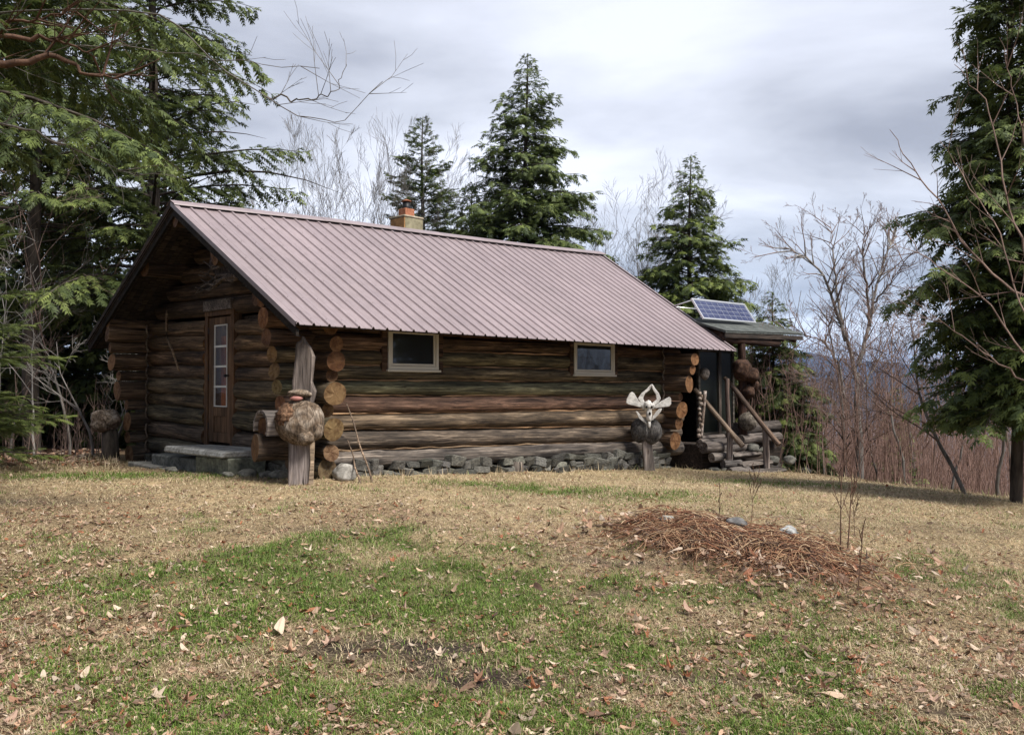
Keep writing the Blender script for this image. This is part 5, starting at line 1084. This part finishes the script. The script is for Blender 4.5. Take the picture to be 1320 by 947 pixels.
# leaves ------------------------------------------------------------
def leaf_outline(kind, rs):
    if kind == 0:   # lobed maple leaf
        pts = []; lob = [(-2.2, .62), (-1.15, .92), (0, 1.05), (1.15, .92), (2.2, .62)]
        ang = [-2.75, -2.2, -1.72, -1.15, -.58, 0, .58, 1.15, 1.72, 2.2, 2.75]; rad = [.30, .62, .34, .92, .42, 1.05, .42, .92, .34, .62, .30]
        return [(r_ * math.sin(a), r_ * math.cos(a)) for a, r_ in zip(ang, rad)]
    n = 12; asp = rs.uniform(.38, .55); return [(asp * math.sin(2 * math.pi * i / n), math.cos(2 * math.pi * i / n) * (1 if math.cos(2 * math.pi * i / n) < 0 else 1.12)) for i in range(n)]
def leafgeo(kind, rs):
    ol = leaf_outline(kind, rs); c1, c2, tw = rs.uniform(.1, 1.3), rs.uniform(-.5, .8), rs.uniform(-.7, .7); V = [(0, 0, 0)]
    for (a, b) in ol: V.append((a, b, c1 * a * a + c2 * b * b + tw * a * b + rs.uniform(-.07, .07)))
    n = len(ol); F = [(0, 1 + i, 1 + (i + 1) % n) for i in range(n)]
    V = np.array(V, float); V[:, 2] -= V[:, 2].min() * .8; V[:, :2] *= np.array([[rs.uniform(.65, 1.0), 1.]]); return V, np.array(F)
rs = np.random.RandomState(77); LG = [leafgeo(0 if i % 2 == 0 else 1, rs) for i in range(8)]
LCOL = [(.42, .27, .18), (.54, .40, .29), (.30, .16, .10), (.48, .33, .23), (.30, .12, .06), (.60, .48, .37), (.36, .24, .18), (.18, .11, .075)]
LS = []
for i in range(8):
    c_ = rs.uniform(.2, .9); LS.append((np.array([(0, -1, .1), (rs.uniform(.3, .7), -.1, c_), (rs.uniform(-.1, .2), 1, rs.uniform(0, .5)), (-rs.uniform(.3, .7), .1, c_ * rs.uniform(.3, 1)), (0, 0, 0)]), np.array([(0, 1, 4), (1, 2, 4), (2, 3, 4), (3, 0, 4)])))
LM = []; LMN = []
for i in range(16):
    V, F = LG[i % 8]; ci_ = i % 8 if i < 8 else rs.randint(8); LMN.append((ci_, i % 2)); LM.append(npmesh('fallen_leaf', V * .056, F, [M['leaf']], tint=np.tile(np.array(LCOL[ci_]) * rs.uniform(.8, 1.1), (len(V), 1))))
cands = []
while len(cands) < 290:
    y = 3.0 + 3.9 * rs.uniform() ** 1.4; x = rs.uniform(-.62, .62) * y
    if rs.uniform() < .35 + .75 * float(litter(np.array([x]), np.array([y]))[0]): cands.append((x, y))
LNAME = ['tan', 'pale straw coloured', 'brown', 'light brown', 'reddish brown', 'whitish', 'dull tan', 'dark brown']
for i, (x, y) in enumerate(cands):
    li_ = rs.randint(16); o = bpy.data.objects.new('fallen_leaf', LM[li_]); add(o); o.location = (x, y, float(gz(x, y)) + .012); s_ = rs.uniform(.55, 1.25); o.scale = (s_, s_, s_); o.rotation_euler = (rs.normal(0, .28), rs.normal(0, .28), rs.uniform(0, 6.28))
    tag(o, 'curled %s %s dead leaf lying on the near lawn' % (LNAME[LMN[li_][0]], 'oval' if LMN[li_][1] else 'lobed'), 'leaf', 'dead leaves scattered on the near lawn')
def leafstuff(name, label, n, seed, dens, sz, y0, y1, lift=.012, bright=1., LG=None):
    LG = LG or globals()['LG']
    rs = np.random.RandomState(seed); VV = []; FF = []; TT = []; o_ = 0; x, y = scatter(n, rs, dens, y0, y1); z = gz(x, y)
    for g in range(8):
        idx = np.where(np.arange(len(x)) % 8 == g)[0]
        if len(idx) == 0: continue
        V0, F0 = LG[g]; k = len(idx); s_ = sz * rs.uniform(.5, 1.25, k) * (1 + .03 * y[idx]); a = rs.uniform(0, 6.283, k); tx, ty = rs.normal(0, .35, k), rs.normal(0, .35, k)
        ca, sa = np.cos(a), np.sin(a); Vx = V0[None, :, 0] * ca[:, None] - V0[None, :, 1] * sa[:, None]; Vy = V0[None, :, 0] * sa[:, None] + V0[None, :, 1] * ca[:, None]; Vz = V0[None, :, 2] + Vx * tx[:, None] + Vy * ty[:, None]
        P = np.stack([x[idx][:, None] + Vx * s_[:, None], y[idx][:, None] + Vy * s_[:, None], z[idx][:, None] + lift + Vz * s_[:, None] * .8], -1)
        c = np.array(LCOL)[rs.randint(0, 8, k)] * rs.uniform(.40, 1.1, (k, 1)) * bright
        VV.append(P.reshape(-1, 3)); TT.append(np.repeat(c, len(V0), axis=0)); FF.append((F0[None] + (np.arange(k) * len(V0))[:, None, None]).reshape(-1, 3) + o_); o_ += k * len(V0)
    o = bpy.data.objects.new(name, npmesh(name, np.concatenate(VV), np.concatenate(FF), [M['leaf']], tint=np.concatenate(TT))); add(o); STATS.append((name, len(x), 0)); return tag(o, label, 'leaves', kind='stuff')
leafstuff('leaf_litter', 'small dead leaves and fragments strewn thinly over the whole lawn', 24000, 5, lambda x, y: np.clip(litter(x, y) - .12, 0, 1) * .75 * onlawn(x, y) * (1 - .75 * np.clip(dirt(x, y) * 1.5, 0, 1)), .027, 2.8, 17.5)
leafstuff('leaf_fragments', 'crumbled leaf fragments lying among the grass', 30000, 15, lambda x, y: np.clip(litter(x, y) * .9 + .12, 0, 1) * onlawn(x, y) * (1 - .8 * np.clip(dirt(x, y) * 1.5, 0, 1)), .015, 2.8, 12, LG=LS)
leafstuff('woodland_litter', 'brown leaf litter lying at the edge of the left woods', 14000, 6, lambda x, y: ((x < -.46 * y) & (y > 13.8) & (x > -14)).astype(float), .05, 13, 22, LG=LS)

# --- the brush pile: dry brown straw combed over rocks
def straw(name, label, n, seed, cx, cy, rx, ry, h, m, rng=(.22, .5)):
    rs = np.random.RandomState(seed); A = []; B = []; R0 = []; R1 = []; cen = [(1.75, 8.75), (1.8, 8.4), (2.1, 8.2), (2.4, 7.9), (2.55, 7.55), (1.75, 8.1), (2.3, 8.5), (2.6, 8.15), (2.05, 7.85), (1.65, 8.4)]
    for i in range(n):
        c = cen[rs.randint(len(cen))]; x, y = c[0] + rs.normal(0, .20 if rs.uniform() < .85 else .36), c[1] + rs.normal(0, .15 if rs.uniform() < .8 else .4); a = rs.normal(-1.7, 1.2) if rs.uniform() < .6 else rs.uniform(0, 6.28); L = rs.uniform(*rng)
        hz_ = h * rs.uniform(.15, 1.) * (.45 + .75 * float(vnoise(x * 3.1, y * 3.1, 6))); pr_ = None
        da = rs.normal(0, .5)
        for k in range(6):
            u = k / 5; xx = x + math.cos(a + da * u) * L * u; yy = y + math.sin(a + da * u) * L * u; zt = hz_ * (1 - u ** 1.8) * (1 + .3 * math.sin(u * 3)); q = (xx, yy, zt)
            if pr_ is not None: A.append(pr_); B.append(q); R0.append(.0042); R1.append(.0036 if k < 5 else .0012)
            pr_ = q
    A = np.array(A); B = np.array(B); A[:, 2] += gz(A[:, 0], A[:, 1]) + .01; B[:, 2] += gz(B[:, 0], B[:, 1]) + .01
    V, F = prisms(A, B, R0, R1, 3); ns_ = len(A) // 5; pal = np.array([(.20, .095, .055), (.34, .19, .11), (.44, .29, .17), (.12, .07, .05), (.50, .37, .24), (.27, .12, .065)]); tc_ = pal[rs.randint(0, 6 if m == 'straw2' else 4, ns_)] * rs.uniform(.7, 1.2, (ns_, 1))
    tn = np.repeat(np.repeat(tc_, 5, axis=0), 6, axis=0)
    o = bpy.data.objects.new(name, npmesh(name, V, F, [M['grass']], smooth=True, tint=tn)); add(o); return tag(o, label, 'brush pile', kind='stuff')
M['straw1'] = bark('dry_reddish_stems', (.085, .040, .024), (.25, .135, .082)); M['straw2'] = bark('dry_tan_stems', (.17, .09, .045), (.40, .25, .14))
straw('brush_pile', 'heap of matted dry reddish brown stems on the lawn', 3400, 1, 2.4, 7.7, 1.2, .6, .12, 'straw1')
straw('brush_pile_stems', 'paler loose stems combed over the brush heap', 1700, 2, 2.4, 7.7, 1.2, .6, .15, 'straw2', (.2, .42))
leafstuff('pile_leaves', 'pale dead leaves caught in the brush heap', 4200, 9, lambda x, y: np.clip(pile(x, y) + .5 * gauss(x, y, 2.0, 7.7, 1.9, 1.1), 0, 1), .042, 6.2, 9.9, .07)
def prock(label, x, y, size, m, color, seed): w = MB(); w.blob((0, 0, size[2] * .5), size, random.Random(seed), .28, 1.8, 3, flat=.5); o = w.build('rock', m, None, color=color); o.location = (x, y, float(gz(x, y)) + .07); return tag(o, label, 'rock')
prock('whitish grey rock on the back edge of the brush heap', 2.72, 8.45, (.09, .07, .06), M['stone'], (1.3, 1.35, 1.45), 1)
prock('small dark rock half buried in the middle of the brush heap', 2.25, 8.6, (.10, .08, .06), M['stone'], (.7, .7, .75), 2)
prock('pale flat rock poking out at the left end of the brush heap', 1.55, 8.6, (.07, .06, .04), M['stone'], (1.3, 1.3, 1.3), 3)
# saplings in the pile
for i, (x, y, h_, lab, l) in enumerate([(3.14, 8.2, 1.0, 'taller dark sapling stem rising from the right of the brush heap', 0), (3.20, 8.18, .82, 'second dark sapling stem close beside the tallest one in the heap', .03), (2.78, 6.9, .55, 'short twiggy sapling at the right end of the brush heap', .1), (2.6, 9.3, .62, 'wispy sapling growing behind the brush heap', .05), (2.2, 9.1, .42, 'very thin short stem behind the middle of the heap', .0), (3.6, 9.0, .55, 'thin sapling standing on the lawn right of the heap', -.05)]):
    baretree(lab, (x, y), h_, 130 + i, 1, levels=2, spread=.5, upb=.3, kids=(2, 4), lean=l, r=.011 if i < 2 else .006, m='redbark', m2='redbark', name='sapling', cat='sapling', shrink=.42, wig=.05, zoff=0)

for o in bpy.data.objects:
    if o.name.split('.')[0] in ('twigs', 'branches'): o['kind'] = 'stuff'      # fine twigs, too small to pick apart
# ================================================================== HILLS AND HAZE
def hill(name, label, pts, dist, depth, seed, m):
    """a ridge: profile given as (bearing x/y, height above the eye plane as a slope), at its own distance"""
    bx = np.linspace(-.9, 1.1, 260); prof = np.interp(bx, [p[0] for p in pts], [p[1] for p in pts]); rowsN = 26; VV = []
    for j in range(rowsN + 1):
        f = j / rowsN; dd = dist * (1 - .35 * (1 - f)) if j < rowsN else dist * 1.0
        w_ = math.sin(f * math.pi / 2) ** 1.3; x = bx * dd; y = np.full_like(bx, dd); top = prof * dist + 1.255
        z = -118 + (top + 118) * w_ + (fbm(x / 260., y / 260., seed, 5) - .5) * 75 * (1 - .75 * f) * w_; VV.append(np.stack([x, y, z], -1))
    back = np.stack([bx * dist * 1.25, np.full_like(bx, dist * 1.25), np.full_like(bx, -118.)], -1); VV.append(back); V = np.concatenate(VV); n = len(bx); I = np.arange(len(V)).reshape(-1, n)
    F = np.stack([I[:-1, :-1], I[:-1, 1:], I[1:, 1:], I[1:, :-1]], -1).reshape(-1, 4); o = bpy.data.objects.new(name, npmesh(name, V, F, [m], smooth=True)); add(o); return tag(o, kind='structure')
hm = mat('wooded_hills', rough=1, spec=0); t = NT(hm); n = t.noise(t.coords(rnd=False), .006, 8, .7); t.base(t.ramp(n, [(.38, (.012, .020, .022)), (.62, (.035, .038, .042))]))
def S_(py): return (497.7 - py) / 1100
hill('hills', '', [(-.9, .01), (.10, S_(484)), (.29, S_(470)), (.318, S_(457)), (.345, S_(454)), (.37, S_(459)), (.41, S_(466)), (.45, S_(468)), (.48, S_(472)), (.53, S_(468)), (.58, S_(476)), (.7, S_(470)), (1.1, .01)], 6800, 0, 3, hm)
hill('near_hills', '', [(-.9, .004), (.2, S_(488)), (.31, S_(484)), (.36, S_(488)), (.42, S_(486)), (.50, S_(482)), (.6, S_(488)), (1.1, .004)], 3900, 0, 5, hm)
w = MB(); w.box((-9000, -2500, -135), (9000, 9300, 300)); hv = bpy.data.materials.new('haze_volume'); hv.use_nodes = True; nt = hv.node_tree
for n in list(nt.nodes): nt.nodes.remove(n)
pv = nt.nodes.new('ShaderNodeVolumePrincipled'); pv.inputs['Color'].default_value = (.36, .56, 1.0, 1); pv.inputs['Density'].default_value = .000052; ou = nt.nodes.new('ShaderNodeOutputMaterial'); nt.links.new(pv.outputs[0], ou.inputs['Volume'])
hz_o = w.build('haze', hv); tag(hz_o, 'thin pale haze fading the far hills', 'haze', kind='stuff')
